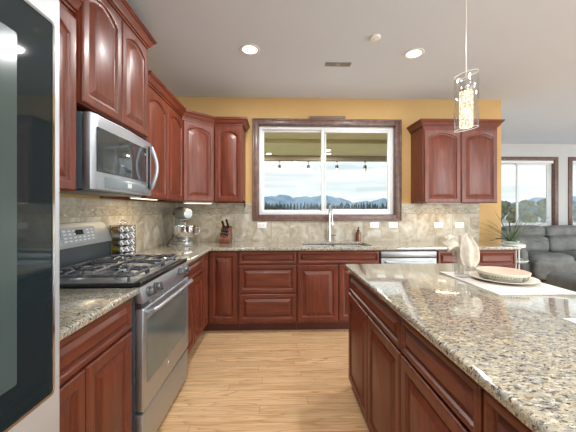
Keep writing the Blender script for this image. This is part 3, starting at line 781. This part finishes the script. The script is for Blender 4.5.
# ------------------------------------------------------------------ sink and faucet
sk = thing('sink', 'double bowl stainless steel sink set into the back counter', 'sink', (.66, 3.445, .8812))
for s, (x0, x1) in enumerate(((-.378, -.015), (.015, .378))):
    def rl(i, z): return [(x, y, z) for x, y in rpoly(x0+i, x1-i, -.203+i, .203-i, .04)]
    b = MB().loft([rl(-.006, -.001), rl(-.006, -.19), rl(.02, -.205), rl(.02, -.201), rl(.0, -.185), rl(.0, 0.0), rl(-.006, -.001)], False, False)
    b.loft([rl(.02, -.201), rl(.15, -.201)], False, True)
    b.build('bowl', 'fsteel', sk)
    MB().cyl(((x0+x1)/2, 0, 0), .04, -.2015, -.198, 20).build('drain', 'chrome', sk)
fc = thing('faucet', 'tall chrome pull-down faucet standing behind the sink', 'faucet', (.635, 3.70, ZC), 0)
MB().lathe([(.030, 0), (.030, .006), (.023, .012), (.020, .06), (.018, .12)], (0, 0, 0), 20).build('base', 'chrome', fc)
arc = [(0, 0, .10), (0, 0, .22), (0, 0, .34)]+[(0, -.085+.085*math.cos(a), .36+.085*math.sin(a)) for a in [PI*k/10 for k in range(11)]]+[(0, -.17, .33)]
MB().tube(arc, .0125, 12).build('spout', 'chrome', fc)
MB().lathe([(.013, .335), (.016, .325), (.017, .25), (.021, .225), (.020, .215), (.004, .213)], (0, -.17, 0), 18).build('spray_head', 'chrome', fc)
MB().tube([(.015, 0, .075), (.045, 0, .080), (.085, -.01, .083)], [.010, .008, .006], 10).build('lever', 'steel_d', fc)

# soap bottle
sb = thing('soap_bottle', 'amber soap bottle with black pump beside the sink', 'bottle', (1.005, 3.712, ZC))
MB().lathe([(.030, 0), (.033, .004), (.033, .10), (.030, .115), (.016, .126), (.015, .136)], (0, 0, 0), 24).build('body', 'amber', sb)
MB().lathe([(.017, .132), (.017, .150), (.007, .153), (.007, .172)], (0, 0, 0), 16).tube([(0, 0, .172), (0, -.015, .178), (0, -.042, .172)], [.009, .008, .005], 8).build('pump', 'black', sb)

# wall outlets
def outlet(label, loc, rz):
    r = thing('wall_outlet', label, 'outlet', loc, rz, 'white outlets on the backsplash')
    pt = MB().box(-.058, .058, -.006, 0, -.036, .036, .002).build('cover_plate', 'white', r)
    for x in (-.022, .022): MB().box(x-.014, x+.014, -.008, -.0055, -.017, .017, .002).build('socket', var('socket white', srgb(222, 222, 220), .02, rough=.4), pt)
yo = YB-.0103
outlet('white outlet on the tile under the left corner of the kitchen window', (-.217, yo, 1.122), 0)
outlet('white outlet directly right of the amber soap bottle', (1.225, yo, 1.122), 0)
outlet('white outlet under the right corner of the kitchen window', (1.470, yo, 1.120), 0)
outlet('left outlet of the pair under the wall cabinet right of the window', (2.064, yo, 1.120), 0)
outlet('right outlet of the pair under the wall cabinet right of the window', (2.340, yo, 1.120), 0)
outlet('white outlet on the left wall beside the spice rack', (XL+.0103, 2.72, 1.12), R90)

# plank resting on the window casing
tag(MB().box(.395, .850, YB-.034, YB-.002, 2.4775, 2.512, .003).build('display_plank', var('grey brown board', srgb(122, 104, 86), .08, rough=.6)), 'short grey board resting on top of the kitchen window casing', 'board')

# ------------------------------------------------------------------ ceiling fixtures
def downlight(label, x, y, on=True):
    r = thing('ceiling_light', label, 'ceiling light', (x, y, H), 0, 'recessed ceiling lights')
    MB().lathe([(.062, -.001), (.088, -.0005), (.090, -.004), (.084, -.008), (.064, -.006)], (0, 0, 0), 32, False, False).build('trim_ring', 'white', r)
    MB().lathe([(.066, -.0045), (.066, -.0035)], (0, 0, 0), 32).build('lens', 'lamp', r)
    lamp('lamp_glow', 'AREA', (0, 0, -.012), LAMP_W, r, (1, .99, .98), shape='DISK', size=.14)
downlight('round recessed light in the ceiling left of the vent', -.259, 2.642)
downlight('round recessed light in the ceiling left of the pendant cord', 1.235, 2.664)
for i, (x, y) in enumerate([(-.26, .25), (1.235, .25), (.5, -1.0), (-.4, -2.2), (1.4, -2.2), (3.2, 1.2), (3.2, -1.4), (5.4, 3.3), (5.6, .6), (7.4, 3.0), (6.8, -1.6)]):
    downlight('recessed ceiling light outside the picture', x, y)
vt = thing('ceiling_vent', 'white rectangular air vent in the ceiling', 'vent', (.581, 2.889, H))
ring(MB(), -.15, .15, -.06, .06, .022, -.006, -.0005, .002).xf(Matrix.Rotation(-R90, 4, 'X')).build('frame', 'white', vt)
MB().box(-.128, .128, -.038, .038, -.002, -.0006).build('duct', 'black', vt)
sl = MB()
for k in range(13):
    x = -.120+k*.02
    if abs(x) < .012: sl.box(x-.010, x+.010, -.038, .038, -.0065, -.0022)
    else: sl.box(x-.005, x+.005, -.038, .038, -.006, -.0022)
sl.build('slats', var('vent grey', srgb(176, 176, 176), .03, rough=.5), vt)
sd = thing('smoke_detector', 'small round white detector on the ceiling', 'detector', (.797, 2.426, H))
MB().lathe([(.045, 0), (.045, -.010), (.036, -.018), (.002, -.019)], (0, 0, 0), 28, True, True).build('cover', 'white', sd)
MB().lathe([(.012, -.0185), (.011, -.023), (.002, -.024)], (0, 0, 0), 16).build('sensor', 'white', sd)

# ------------------------------------------------------------------ pendant lamp over the island
pd = thing('pendant_lamp', 'clear glass cylinder pendant lamp with lit bubble glass core', 'pendant', (1.196, 1.85, 1.815))
MB().lathe([(.060, .925), (.060, .932), (.02, .935)], (0, 0, 0), 24).build('canopy', 'chrome', pd)
MB().tube([(0, 0, .345), (0, 0, .6), (0, 0, .930)], .003, 8).build('cord', 'white', pd)
def slant(r, z, k): return [(r*math.cos(a), r*math.sin(a), z+k*r*math.cos(a)) for a in [2*PI*i/40 for i in range(40)]]
MB().loft([slant(.069, .018, .16), slant(.069, .365, .22), slant(.065, .365, .22), slant(.065, .018, .16), slant(.069, .018, .16)], False, False).build('glass_shade', 'pglass', pd)
for z, k, nm in ((.018, .16, 'rim'), (.366, .22, 'rim')):
    MB().tube(slant(.067, z, k), .0016, 6, True).build('rim', emit_mat('glass edge glow', (1, .95, .84, 1), .95), pd)  # edge emits a faint glow in place of light caught by the glass
MB().lathe([(.036, .255), (.037, .26), (.037, .325), (.030, .335), (.006, .345)], (0, 0, 0), 28).build('socket_cap', 'chrome', pd)
MB().lathe([(.034, .026), (.039, .03), (.039, .254), (.036, .255)], (0, 0, 0), 32).build('bubble_core', 'bubble', pd)

# ------------------------------------------------------------------ island table settings
def placemat(label, x0, x1, y0, y1, z):
    return tag(MB().box(x0, x1, y0, y1, z, z+.003, .001, 1).build('placemat', 'mat'), label, 'placemat', 'white placemats on the island')
ZI = ZC
placemat('white placemat under the plate, bowl and tumbler', 1.030, 1.432, 1.345, 1.862, ZI)
placemat('white placemat with only a corner showing at the right edge', 1.035, 1.437, .545, 1.048, ZI)
ZM = ZI+.003
pl = thing('dinner_plate', 'wide cream plate on the placemat, under the bowl', 'plate', (1.262, 1.628, ZM))
MB().lathe([(.002, 0), (.085, 0), (.09, .002), (.13, .007), (.170, .016), (.172, .018), (.168, .019), (.125, .011), (.09, .007), (.002, .006)], (0, 0, 0), 56).build('plate', 'plate', pl)
bw = thing('bowl', 'wide shallow cream bowl with ribbed sides, on the plate', 'bowl', (1.262, 1.628, ZM+.0071))
bw.scale = (.88, .88, .92)
pl.scale = (.95, .95, 1)
bm_ = MB(); loops = []
def rl2(r, z, amp, ph):
    n = 144; return [((r+amp*math.cos(36*2*PI*i/n+ph))*math.cos(2*PI*i/n), (r+amp*math.cos(36*2*PI*i/n+ph))*math.sin(2*PI*i/n), z) for i in range(n)]
for r, z, a, ph in [(.06, 0, 0, 0), (.100, 0, 0, 0), (.116, .004, 0, 0), (.124, .009, .0025, 0), (.129, .020, .0025, 0), (.1295, .0215, .0025, PI), (.134, .033, .0025, PI), (.136, .0345, 0, 0),
                    (.140, .038, 0, 0), (.144, .047, 0, 0), (.144, .050, 0, 0), (.140, .051, 0, 0)]: loops.append(rl2(r, z, a, ph))
bm_.loft(loops, True, False); bm_.build('bowl_outside', 'bowl', bw)
gv = MB()
for row, (r0, r1, z0, z1) in enumerate(((.1268, .1308, .010, .0205), (.1318, .1352, .0225, .033))):
    for k in range(54):
        a = 2*PI*(k+.5*row)/54; ca, sa = math.cos(a), math.sin(a); t = .0034
        gv.loft([[((r+d)*ca-w_*sa, (r+d)*sa+w_*ca, z) for d, w_ in ((-.003, -t), (.0012, -t), (.0012, t), (-.003, t))] for r, z in ((r0, z0), (r1, z1))])
gv.build('glaze_dashes', var('grey green glaze', srgb(128, 134, 120), .06, rough=.35), bw)
MB().lathe([(.140, .051), (.135, .047), (.122, .024), (.09, .014), (.05, .008), (.002, .007)], (0, 0, 0), 56, False, True).build('bowl_inside', 'bowlin', bw)
tb = thing('tumbler', 'clear ribbed glass tumbler holding the napkin on the placemat', 'glass', (1.078, 1.712, ZM))
NT = 96
def trl(r, z, amp): return [((r+amp*math.cos(24*2*PI*i/NT))*math.cos(2*PI*i/NT), (r+amp*math.cos(24*2*PI*i/NT))*math.sin(2*PI*i/NT), z) for i in range(NT)]
MB().loft([trl(.034, .0005, 0), trl(.036, .004, .0015), trl(.0385, .06, .0015), trl(.041, .12, .0012), trl(.042, .155, 0), trl(.0395, .155, 0), trl(.037, .08, 0), trl(.034, .016, 0)]).build('glass_wall', 'tglass', tb)
# napkin: two fanned cloth wings gathered into the tumbler
def wing(cs, amp, fr_, nu=26, nv=22, ph=0):
    """cs(u,v)-> point; u across, v along"""
    b = bmesh.new(); g = []
    for i in range(nu+1):
        row = []
        for j in range(nv+1): row.append(b.verts.new(cs(i/nu, j/nv)))
        g.append(row)
    for i in range(nu):
        for j in range(nv): b.faces.new((g[i][j], g[i+1][j], g[i+1][j+1], g[i][j+1]))
    return b
def curve(pts, v):
    n = len(pts)-1; k = min(int(v*n), n-1); t = v*n-k
    p0, p1, p2, p3 = pts[max(k-1, 0)], pts[k], pts[k+1], pts[min(k+2, n)]
    return tuple(.5*((2*b)+(-a+c)*t+(2*a-5*b+4*c-d)*t*t+(-a+3*b-3*c+d)*t**3) for a, b, c, d in zip(p0, p1, p2, p3))
# cloth edges in metres (sideways, height above the mat) from the tumbler axis
RL_ = [(-.020, .075), (-.032, .125), (-.030, .180), (-.024, .220), (-.010, .243), (.014, .257)]
RR_ = [(.038, .068), (.066, .090), (.075, .135), (.068, .182), (.046, .232), (.016, .258)]
LL_ = [(-.018, .110), (-.042, .160), (-.070, .166), (-.096, .150), (-.112, .178)]
LU_ = [(-.018, .190), (-.040, .220), (-.068, .242), (-.098, .250), (-.118, .236)]
def right_leaf(u, v):
    a = curve(RL_, v); b = curve(RR_, v)
    y = -.052+.030*v-.022*math.sin(PI*u)+.013*math.sin(11*u+3*v)*(.4+u)+.005*math.sin(9*v)
    return (a[0]+(b[0]-a[0])*u, y, a[1]+(b[1]-a[1])*u+.004*math.sin(14*v)*u)
def left_leaf(u, v):
    a = curve(LL_, v); b = curve(LU_, v)
    y = -.018-.012*v+.019*math.sin(9*u+4*v)*(.35+v)-.018*math.sin(PI*u)*(1-v)
    return (a[0]+(b[0]-a[0])*u+.004*math.sin(9*u), y, a[1]+(b[1]-a[1])*u)
def back_leaf(u, v):
    t = (u-.5)*2
    return ((.030+.022*v)*t-.006, .020+.012*math.cos(6*t)*v, .11+.135*v-.02*t*t*v+.005*math.sin(7*t)*v)
def stem_leaf(u, v):
    a = 2*PI*u; r = .016+.010*v+.004*math.cos(5*a)
    return (r*math.cos(a), r*math.sin(a), .02+.135*v)
nb = bmesh.new()
for f in (right_leaf, left_leaf, back_leaf, stem_leaf):
    w_ = wing(f, 0, 0); me = bpy.data.meshes.new('napkin_wing'); w_.to_mesh(me); w_.free(); nb.from_mesh(me); bpy.data.meshes.remove(me)
mbn = MB(); mbn.bm.free(); mbn.bm = nb
npk = tag(mbn.build('napkin', 'cloth', None, 180), 'cream cloth napkin fanned out of the glass tumbler', 'napkin')
npk.location = (1.078, 1.712, ZM)
sm = npk.modifiers.new('thickness', 'SOLIDIFY'); sm.thickness = .0022

# ------------------------------------------------------------------ counter objects
# turntable and stand mixer
tr = MB().lathe([(.10, 0), (.165, .0), (.170, .004), (.172, .012), (.165, .013), (.160, .010), (.002, .009)], (0, 0, 0), 48)
o = tag(tr.build('round_tray', 'chrome'), 'round silver tray under the stand mixer', 'tray'); o.location = (-1.10, 3.42, ZC)
mx = thing('stand_mixer', 'silver stand mixer with a polished steel bowl', 'mixer', (-1.115, 3.44, ZC+.0095), math.radians(-52))
mx.scale = (1.1, 1.1, 1.1)
# local +x is the direction the head points
def ell(cx, cy, z, a, b, n=28): return [(cx+a*math.cos(2*PI*i/n), cy+b*math.sin(2*PI*i/n), z) for i in range(n)]
bs_ = MB().loft([ell(.02, 0, 0, .135, .088), ell(.02, 0, .012, .138, .092), ell(.02, 0, .024, .130, .086), ell(.02, 0, .028, .115, .075)])
bs_.loft([ell(-.085, 0, .018, .052, .055), ell(-.090, 0, .07, .040, .045), ell(-.092, 0, .15, .036, .040), ell(-.088, 0, .22, .042, .046), ell(-.075, 0, .265, .055, .052)])
bs_.build('base', 'silver', mx)
def vell(x, z, ry, rz_, n=28): return [(x, ry*math.cos(2*PI*i/n), z+rz_*math.sin(2*PI*i/n)) for i in range(n)]
hd_ = MB().loft([vell(-.155, .315, .020, .022), vell(-.148, .316, .046, .046), vell(-.11, .318, .062, .060), vell(-.03, .320, .068, .066), vell(.06, .318, .064, .062), (vell(.115, .314, .054, .056)), vell(.135, .312, .050, .052)])
hdo = hd_.build('head', 'silver', mx)
MB().loft([vell(.135, .312, .047, .049), vell(.140, .312, .050, .052), vell(.155, .312, .049, .051), vell(.163, .312, .040, .042), vell(.166, .312, .012, .012)]).build('hub_cap', 'silver', hdo)
MB().loft([vell(-.150, .322, .0475, .012), vell(-.03, .324, .0695, .012), vell(.13, .316, .0515, .012)]).build('trim_band', 'chrome', hdo)
MB().lathe([(.040, .262), (.036, .245), (.030, .235), (.012, .232), (.010, .20)], (.075, 0, 0), 20).build('beater_shaft', 'chrome', mx)
bo = MB().lathe([(.052, .030), (.058, .034), (.050, .042), (.072, .056), (.098, .090), (.108, .135), (.110, .185), (.113, .188), (.111, .190), (.106, .135), (.095, .092), (.070, .060), (.002, .050)], (.068, 0, 0), 40).build('bowl', 'chrome', mx)
MB().tube([(.068+.0, .107, .165), (.068, .150, .170), (.068, .162, .140), (.068, .150, .105), (.068, .100, .098)], .008, 10).build('bowl_handle', 'chrome', bo)
MB().tube([(-.115, -.03, .12), (-.16, -.05, .06), (-.17, -.09, .004)], .004, 8).build('power_cord', 'black', mx)
MB().ball((-.06, -.066, .31), .010).build('speed_knob', 'black', mx)

# knife block and its knives
kbx = thing('knife_block', 'slanted brown wooden knife block on the back counter', 'knife block', (-.640, 3.60, ZC), math.radians(-4))
MB().prism([(-.088, .0), (.070, 0), (.070, .185), (.045, .205), (.030, .200), (-.095, .062), (-.098, .05)], 'x', -.060, .060, .006, 3).build('block', 'blockwood', kbx)
wl2 = MB()
base_m = kbx.matrix_basis
sx_ = Vector((0, .125, .138)).normalized()          # along the slanted top, rising backward
nn = Vector((0, -.138, .125)).normalized()
specs = [(-.028, .86, .125, .0145, 'tall black-handled knife at the back left of the knife block'), (.026, .88, .150, .0145, 'tallest black-handled knife at the back right of the knife block'),
         (.0, .66, .085, .012, 'black-handled knife in the middle of the knife block')]
for r_ in range(2):
    for c_ in range(4): specs.append((-.036+c_*.024, .20+r_*.26, .054, .0098, None))
for i, (x, t_, ln, rad, lb) in enumerate(specs):
    rows = ('front', 'second'); cl = ('far left', 'left of centre', 'right of centre', 'far right')
    if lb is None:
        j = i-3; lb = 'short black steak knife, %s row of the knife block, %s' % (rows[j//4], cl[j % 4])
    p = Vector((x, -.095, .062))+Vector((0, .125, .138))*t_+nn*.002
    ax = nn
    kn = thing('kitchen_knife', lb, 'knife', (kbx.location + Matrix.Rotation(math.radians(-4), 3, 'Z') @ p), math.radians(-4), 'knives in the block')
    q = nn.to_track_quat('Z', 'Y').to_matrix()
    MB().lathe([(rad*.8, -.001), (rad*.85, .010)], (0, 0, 0), 12, rot=q).build('bolster', 'chrome', kn)
    MB().lathe([(rad*.8, .010), (rad, .02), (rad*.8, ln*.55), (rad*1.05, ln*.9), (rad*.7, ln), (.002, ln+.002)], (0, 0, 0), 12, rot=q).build('handle', 'black', kn)

# spice rack with its jars (lids face the room)
RA = math.radians(-30)
rk = thing('spice_rack', 'black wire countertop spice rack with a ring handle on top', 'spice rack', (-1.262, 2.425, ZC), RA)
wz = [.010+.053*k for k in range(6)]
f_ = MB().box(-.066, .066, -.072, .072, 0, .010, .003)
for x in (-.060, .060):
    for y in (-.066, .066): f_.cyl((x, y, 0), .003, .009, .278, 8)
for z in wz[1:]: f_.box(-.062, .060, -.068, .068, z-.002, z)
f_.build('frame', 'black', rk)
MB().tube([(-.0, .022*math.cos(a), .296+.020*math.sin(a)) for a in [2*PI*k/20 for k in range(20)]], .003, 8, True).build('ring_handle', 'chrome', rk)
M['jarlid'] = var('white lid', srgb(226, 228, 230), .03, rough=.3)
rown = ('top', 'second', 'middle', 'fourth', 'bottom'); cln = ('left', 'centre', 'right')
cont = [('amber', srgb(178, 140, 92), 'tan'), ('w', srgb(224, 222, 214), 'white'), ('o', srgb(140, 134, 80), 'olive'), ('y', srgb(206, 186, 40), 'yellow'), ('r', srgb(150, 82, 50), 'reddish brown')]
for r_ in range(5):
    mt = var('spice '+cont[r_][2], cont[r_][1], .1, 30, rough=.3)
    for c_ in range(3):
        yl = -.044+c_*.044; zl = wz[4-r_]+.0235
        p = Matrix.Rotation(RA, 3, 'Z') @ Vector((.0, yl, zl))
        j = thing('spice_jar', '%s spice jar lying in the %s row of the spice rack, %s column' % (cont[r_][2], rown[r_], cln[c_]), 'jar', Vector(rk.location)+p, RA, 'jars in the spice rack')
        rx = Matrix.Rotation(PI/2, 3, 'Y')
        MB().lathe([(.002, -.055), (.018, -.054), (.0205, -.05), (.0205, .038), (.017, .042)], (0, 0, 0), 16, rot=rx).build('jar_body', mt, j)
        ld = MB().lathe([(.0205, .040), (.021, .042), (.021, .062), (.019, .064), (.002, .064)], (0, 0, 0), 16, rot=rx).build('lid', 'jarlid', j)
        st = MB()
        for k in range(2): st.box(.0635, .0655, -.0045-.011*(k*2-1)-.0, .0045-.011*(k*2-1), -.012, .012, .001)
        st.xf(Matrix.Rotation(.6, 4, 'X')); st.build('lid_marking', 'black', ld)

# ------------------------------------------------------------------ plant on a small round table, behind the counter end
tb2 = thing('side_table', 'small round two-tier table holding the spiky plant', 'table', (2.815, 3.50, 0))
MB().lathe([(.160, .690), (.166, .695), (.166, .710), (.160, .714), (.002, .714)], (0, 0, 0), 40).build('lower_shelf', 'aqua', tb2)
MB().tube([(.166*math.cos(a), .166*math.sin(a), .714) for a in [2*PI*k/40 for k in range(40)]], .006, 8, True).build('shelf_rim', 'ceram', tb2)
MB().lathe([(.002, .868), (.138, .868), (.143, .873), (.143, .902), (.138, .907), (.002, .907)], (0, 0, 0), 40).build('table_top', 'ceram', tb2)
for k in range(3):
    a = k*2*PI/3+.5; x, y = .125*math.cos(a), .125*math.sin(a)
    MB().cyl((x, y, 0), .010, 0, .869, 12).build('leg', 'ceram', tb2)
pp = thing('potted_plant', 'spiky strap-leaved plant in a low bowl pot at the counter end', 'plant', (2.815, 3.50, .9071))
MB().lathe([(.05, 0), (.075, .012), (.086, .03), (.088, .034), (.082, .034), (.07, .028), (.002, .026)], (0, 0, 0), 32).build('pot', 'ceram', pp)
lv = MB(); rnd = random.Random(4)
for k in range(46):
    a = rnd.uniform(0, 2*PI); L_ = rnd.uniform(.24, .46); el = rnd.uniform(.25, 1.30); droop = rnd.uniform(.25, .9)*(1.5-el)
    d = Vector((math.cos(a), math.sin(a), 0)); sd_ = Vector((-math.sin(a), math.cos(a), 0)); pts = []
    if d.y > 0: L_ = min(L_, .245/max(.05, d.y*math.cos(el-droop*.4)))
    p = Vector((d.x*.02, d.y*.02, .028)); e_ = el
    for s_ in range(9):
        u = s_/8; wd = .008*(1-u)**.6*(.5+.5*min(1, u*5))+.0006
        nrm = d*(-math.sin(e_))+Vector((0, 0, math.cos(e_)))
        pts.append([p+sd_*wd, p+nrm*.0022, p-sd_*wd, p-nrm*.0012])
        if u > .3: pts[-1] = [Vector((q.x, q.y, max(q.z, .034+.004*n_))) for n_, q in enumerate(pts[-1])]
        p = p+(d*math.cos(e_)+Vector((0, 0, math.sin(e_))))*L_/8; e_ -= droop/5
    lv.loft(pts)
lv.build('leaves', 'leaf', pp, 60)

# ------------------------------------------------------------------ sofa in the living room
sf = thing('sofa', 'grey leather reclining sofa under the living room windows', 'sofa', (4.30, 5.06, 0))
SW = 2.85
MB().box(.02, SW-.02, .10, 1.02, .05, .36, .03).build('base', 'leather', sf)
for x in (.08, SW-.08):
    for y in (.16, .96): MB().cyl((x, y, 0), .025, 0, .055, 12).build('foot', 'black', sf)
def cushion(n, x0, x1, y0, y1, z0, z1, bev, puff, rx=0):
    b = MB().box(x0, x1, y0, y1, z0, z1)
    bmesh.ops.subdivide_edges(b.bm, edges=b.bm.edges, cuts=7, use_grid_fill=True)
    c = Vector(((x0+x1)/2, (y0+y1)/2, (z0+z1)/2)); h = Vector(((x1-x0)/2, (y1-y0)/2, (z1-z0)/2))
    for v in b.bm.verts:
        q = Vector(((v.co.x-c.x)/h.x, (v.co.y-c.y)/h.y, (v.co.z-c.z)/h.z))
        m = max(abs(q.x), abs(q.y), abs(q.z)); ln = (abs(q.x)**5+abs(q.y)**5+abs(q.z)**5)**.2
        k = m/ln
        k2 = 1+puff*(1-max(min(abs(q.x), abs(q.y)), min(abs(q.y), abs(q.z)), min(abs(q.x), abs(q.z)))**2)
        v.co = Vector((c.x+q.x*k*h.x*(1+(k2-1)*.15), c.y+q.y*k*h.y*k2, c.z+q.z*k*h.z*k2))
    if rx: b.xf(Matrix.Translation(c) @ Matrix.Rotation(rx, 4, 'X') @ Matrix.Translation(-c))
    return b.build(n, 'leather', sf, 60)
xs = [.20, 1.02, 1.84, 2.66]
for i in range(3):
    a, b = xs[i], xs[i+1]
    cushion('seat_cushion', a+.004, b-.004, .0, .62, .20, .52, 0, .06)
    cushion('footrest_panel', a+.01, b-.01, -.02, .14, .09, .44, 0, .05)
    cushion('back_cushion', a+.004, b-.004, .54, .80, .46, .80, 0, .10, -.12)
    cushion('headrest', a+.004, b-.004, .62, .90, .755, .995, 0, .10, -.08)
MB().box(.05, SW-.05, .80, 1.03, .10, .88, .05, 3).build('back_frame', 'leather', sf)
cushion('arm', .0, .21, .10, .98, .05, .66, 0, .05)
cushion('arm', SW-.21, SW, .10, .98, .05, .66, 0, .05)
cushion('arm_pad', -.02, .23, .55, .98, .55, .90, 0, .08)
ot = thing('ottoman', 'grey leather ottoman in front of the sofa, cut off at the right edge', 'ottoman', (3.86, 3.62, 0))
sf_keep = sf; sf = ot
cushion('cushion', .0, .75, .0, .62, .13, .42, 0, .05)
sf = sf_keep
MB().box(.05, .70, .05, .57, .04, .16, .01).build('base', 'leather', ot)
for x in (.1, .65):
    for y in (.1, .52): MB().cyl((x, y, 0), .02, 0, .045, 10).build('foot', 'black', ot)

# ------------------------------------------------------------------ outdoors
struct(MB().box(-4000, 6000, 7.7, 4200, -1.9, -1.5).build('ground', 'field'))
struct(MB().box(-5, 2.74, YB+.16, 7.6, -1.5, -.20).build('patio_bounce_slab', var('pale concrete', srgb(206, 204, 196), .04, rough=.9)))  # unseen slab, added pale to bounce lamp light onto the soffit
pc = thing('patio_cover', 'olive patio roof with beam outside the kitchen window', 'patio roof', (0, 3.925, 0))
MB().box(-4.2, 2.75, .0, 1.72, 2.66, 2.76).box(-4.2, 2.75, 1.72, 3.2, 2.60, 2.76).build('soffit', 'soffit', pc)
MB().box(-4.2, 2.75, 1.68, 1.74, 2.585, 2.66, .004).build('cross_batten', 'soffit', pc)
MB().box(-4.2, 2.75, 3.02, 3.16, 2.485, 2.60, .006).build('beam', 'beam', pc)
for x in (-4.1, 2.69): MB().box(x-.05, x+.05, 3.02, 3.16, -.20, 2.486).build('post', 'beam', pc)
for x, lb in ((-.45, 'left'), (1.02, 'right')):
    r = thing('patio_light', 'lit round light in the patio ceiling, %s pane of the kitchen window' % lb, 'light', (x, 6.30, 2.60), 0, 'patio ceiling lights')
    MB().lathe([(.10, -.001), (.105, -.006), (.085, -.008)], (0, 0, 0), 24, False, False).build('trim_ring', 'white', r)
    MB().lathe([(.09, -.006), (.09, -.004)], (0, 0, 0), 24).build('lens', 'lamp', r)
    lamp('patio_glow', 'AREA', (0, 0, -.02), 44, r, (1, .95, .85), shape='DISK', size=.16)
sl = thing('string_light', 'string of bulbs hanging below the patio beam', 'string lights', (0, 6.90, 2.478))
cab = []
bx_ = [-1.35, -.67, .01, .69, 1.36, 2.03, 2.62]
for i in range(len(bx_)-1):
    for k in range(6):
        u = k/6; cab.append((bx_[i]+(bx_[i+1]-bx_[i])*u, 0, -.004-.012*math.sin(PI*u)))
cab.append((bx_[-1], 0, -.004))
MB().tube(cab, .006, 6).build('cable', 'black', sl)
for x in bx_[:-1]:
    sk_ = MB().cyl((x, 0, 0), .022, -.035, -.004, 12).cyl((x, 0, 0), .006, -.115, -.03, 8).lathe([(.014, -.105), (.036, -.112), (.040, -.180), (.028, -.188)], (x, 0, 0), 14).build('socket', 'black', sl)
    MB().lathe([(.026, -.186), (.038, -.210), (.036, -.232), (.022, -.250), (.003, -.255)], (x, 0, 0), 14).build('bulb', 'bulb', sk_)

# mountains: a real ridge, far away
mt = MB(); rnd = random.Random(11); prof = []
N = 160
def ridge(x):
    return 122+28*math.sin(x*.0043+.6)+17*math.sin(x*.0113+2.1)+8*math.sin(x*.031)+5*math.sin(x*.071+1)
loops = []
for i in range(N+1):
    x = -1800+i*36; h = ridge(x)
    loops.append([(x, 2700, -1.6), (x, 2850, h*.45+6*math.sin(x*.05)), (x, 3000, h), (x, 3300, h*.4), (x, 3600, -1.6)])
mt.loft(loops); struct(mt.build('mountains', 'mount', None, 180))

# conifer row across the valley
def conifer(seed, h=9.0, r=1.55):
    b = MB(); rnd = random.Random(seed); z = .08*h; n = 9
    for k in range(7):
        u = k/7; rr = r*(1-u)**.5+.05; z0 = h*(.06+.90*u); z1 = h*(.06+.90*(u+.26))
        lo = [(rr*rnd.uniform(.75, 1.15)*math.cos(2*PI*i/n), rr*rnd.uniform(.75, 1.15)*math.sin(2*PI*i/n), z0+rnd.uniform(-.15, .15)) for i in range(n)]
        hi = [(.10*math.cos(2*PI*i/n), .10*math.sin(2*PI*i/n), min(z1, h)) for i in range(n)]
        b.loft([lo, hi])
    return b
def tree(seed, kind):
    r = thing('tree', '', 'tree')
    if kind == 0:
        conifer(seed).build('foliage', 'fir', r, 180); MB().cyl((0, 0, 0), .2, 0, 1.2, 8).build('trunk', 'bark', r)
    else:
        b = MB(); rnd = random.Random(seed)
        for k in range(11):
            c = (rnd.uniform(-1.1, 1.1), rnd.uniform(-1, 1), rnd.uniform(1.3, 3.6)); rr = rnd.uniform(.5, 1.0)
            bmesh.ops.create_icosphere(b.bm, subdivisions=2, radius=rr, matrix=Matrix.Translation(c))
        for v in b.bm.verts: v.co += Vector((rnd.uniform(-.14, .14), rnd.uniform(-.14, .14), rnd.uniform(-.14, .14)))
        b.build('foliage', 'tree1' if kind == 1 else 'tree2', r, 180); MB().cyl((0, 0, 0), .13, 0, 1.9, 8).build('trunk', 'bark', r)
    return r
protos = [tree(s, 0) for s in (1, 2, 3)]
first = [True]*3; rnd = random.Random(5)
G1 = 'far conifers seen through the kitchen window'
for i in range(224):
    k = (i//4+i) % 3 if i > 2 else i
    o = protos[k] if first[k] else dup(protos[k]); first[k] = False
    o.location = (-42+(i//4)*3.3+(i % 4)*.83+rnd.uniform(-.1, .1), (276, 290, 304, 318)[i % 4]+rnd.uniform(-4, 4), -1.5)
    s_ = rnd.uniform(.75, 1.25); o.scale = (rnd.uniform(.82, .98), .9, s_); o.rotation_euler = (0, 0, rnd.uniform(0, 6))
    tag(o, 'dark conifer in the distant tree line beyond the kitchen window', 'tree', G1)
protos = [tree(21, 1), tree(22, 2), tree(23, 1)]; first = [True]*3
G2 = 'bushy trees seen through the living room windows'
for i in range(44):
    k = i % 3
    o = protos[k] if first[k] else dup(protos[k]); first[k] = False
    row = i % 4; y = (50, 60, 71, 83)[row]+rnd.uniform(-1, 1)
    s_ = (.55, .80, 1.05, 1.38)[row]
    o.location = (.72*y+(i//4)*4.3*s_*(1.35 if row == 0 else 1.08)-2+rnd.uniform(-.3, .3), y, -1.5)
    s_ *= rnd.uniform(.9, 1.05); o.scale = (s_, s_, s_*rnd.uniform(.95, 1.12)); o.rotation_euler = (0, 0, rnd.uniform(0, 6))
    tag(o, ('tan green' if k != 1 else 'grey green')+' bushy tree outside the living room windows', 'tree', G2)
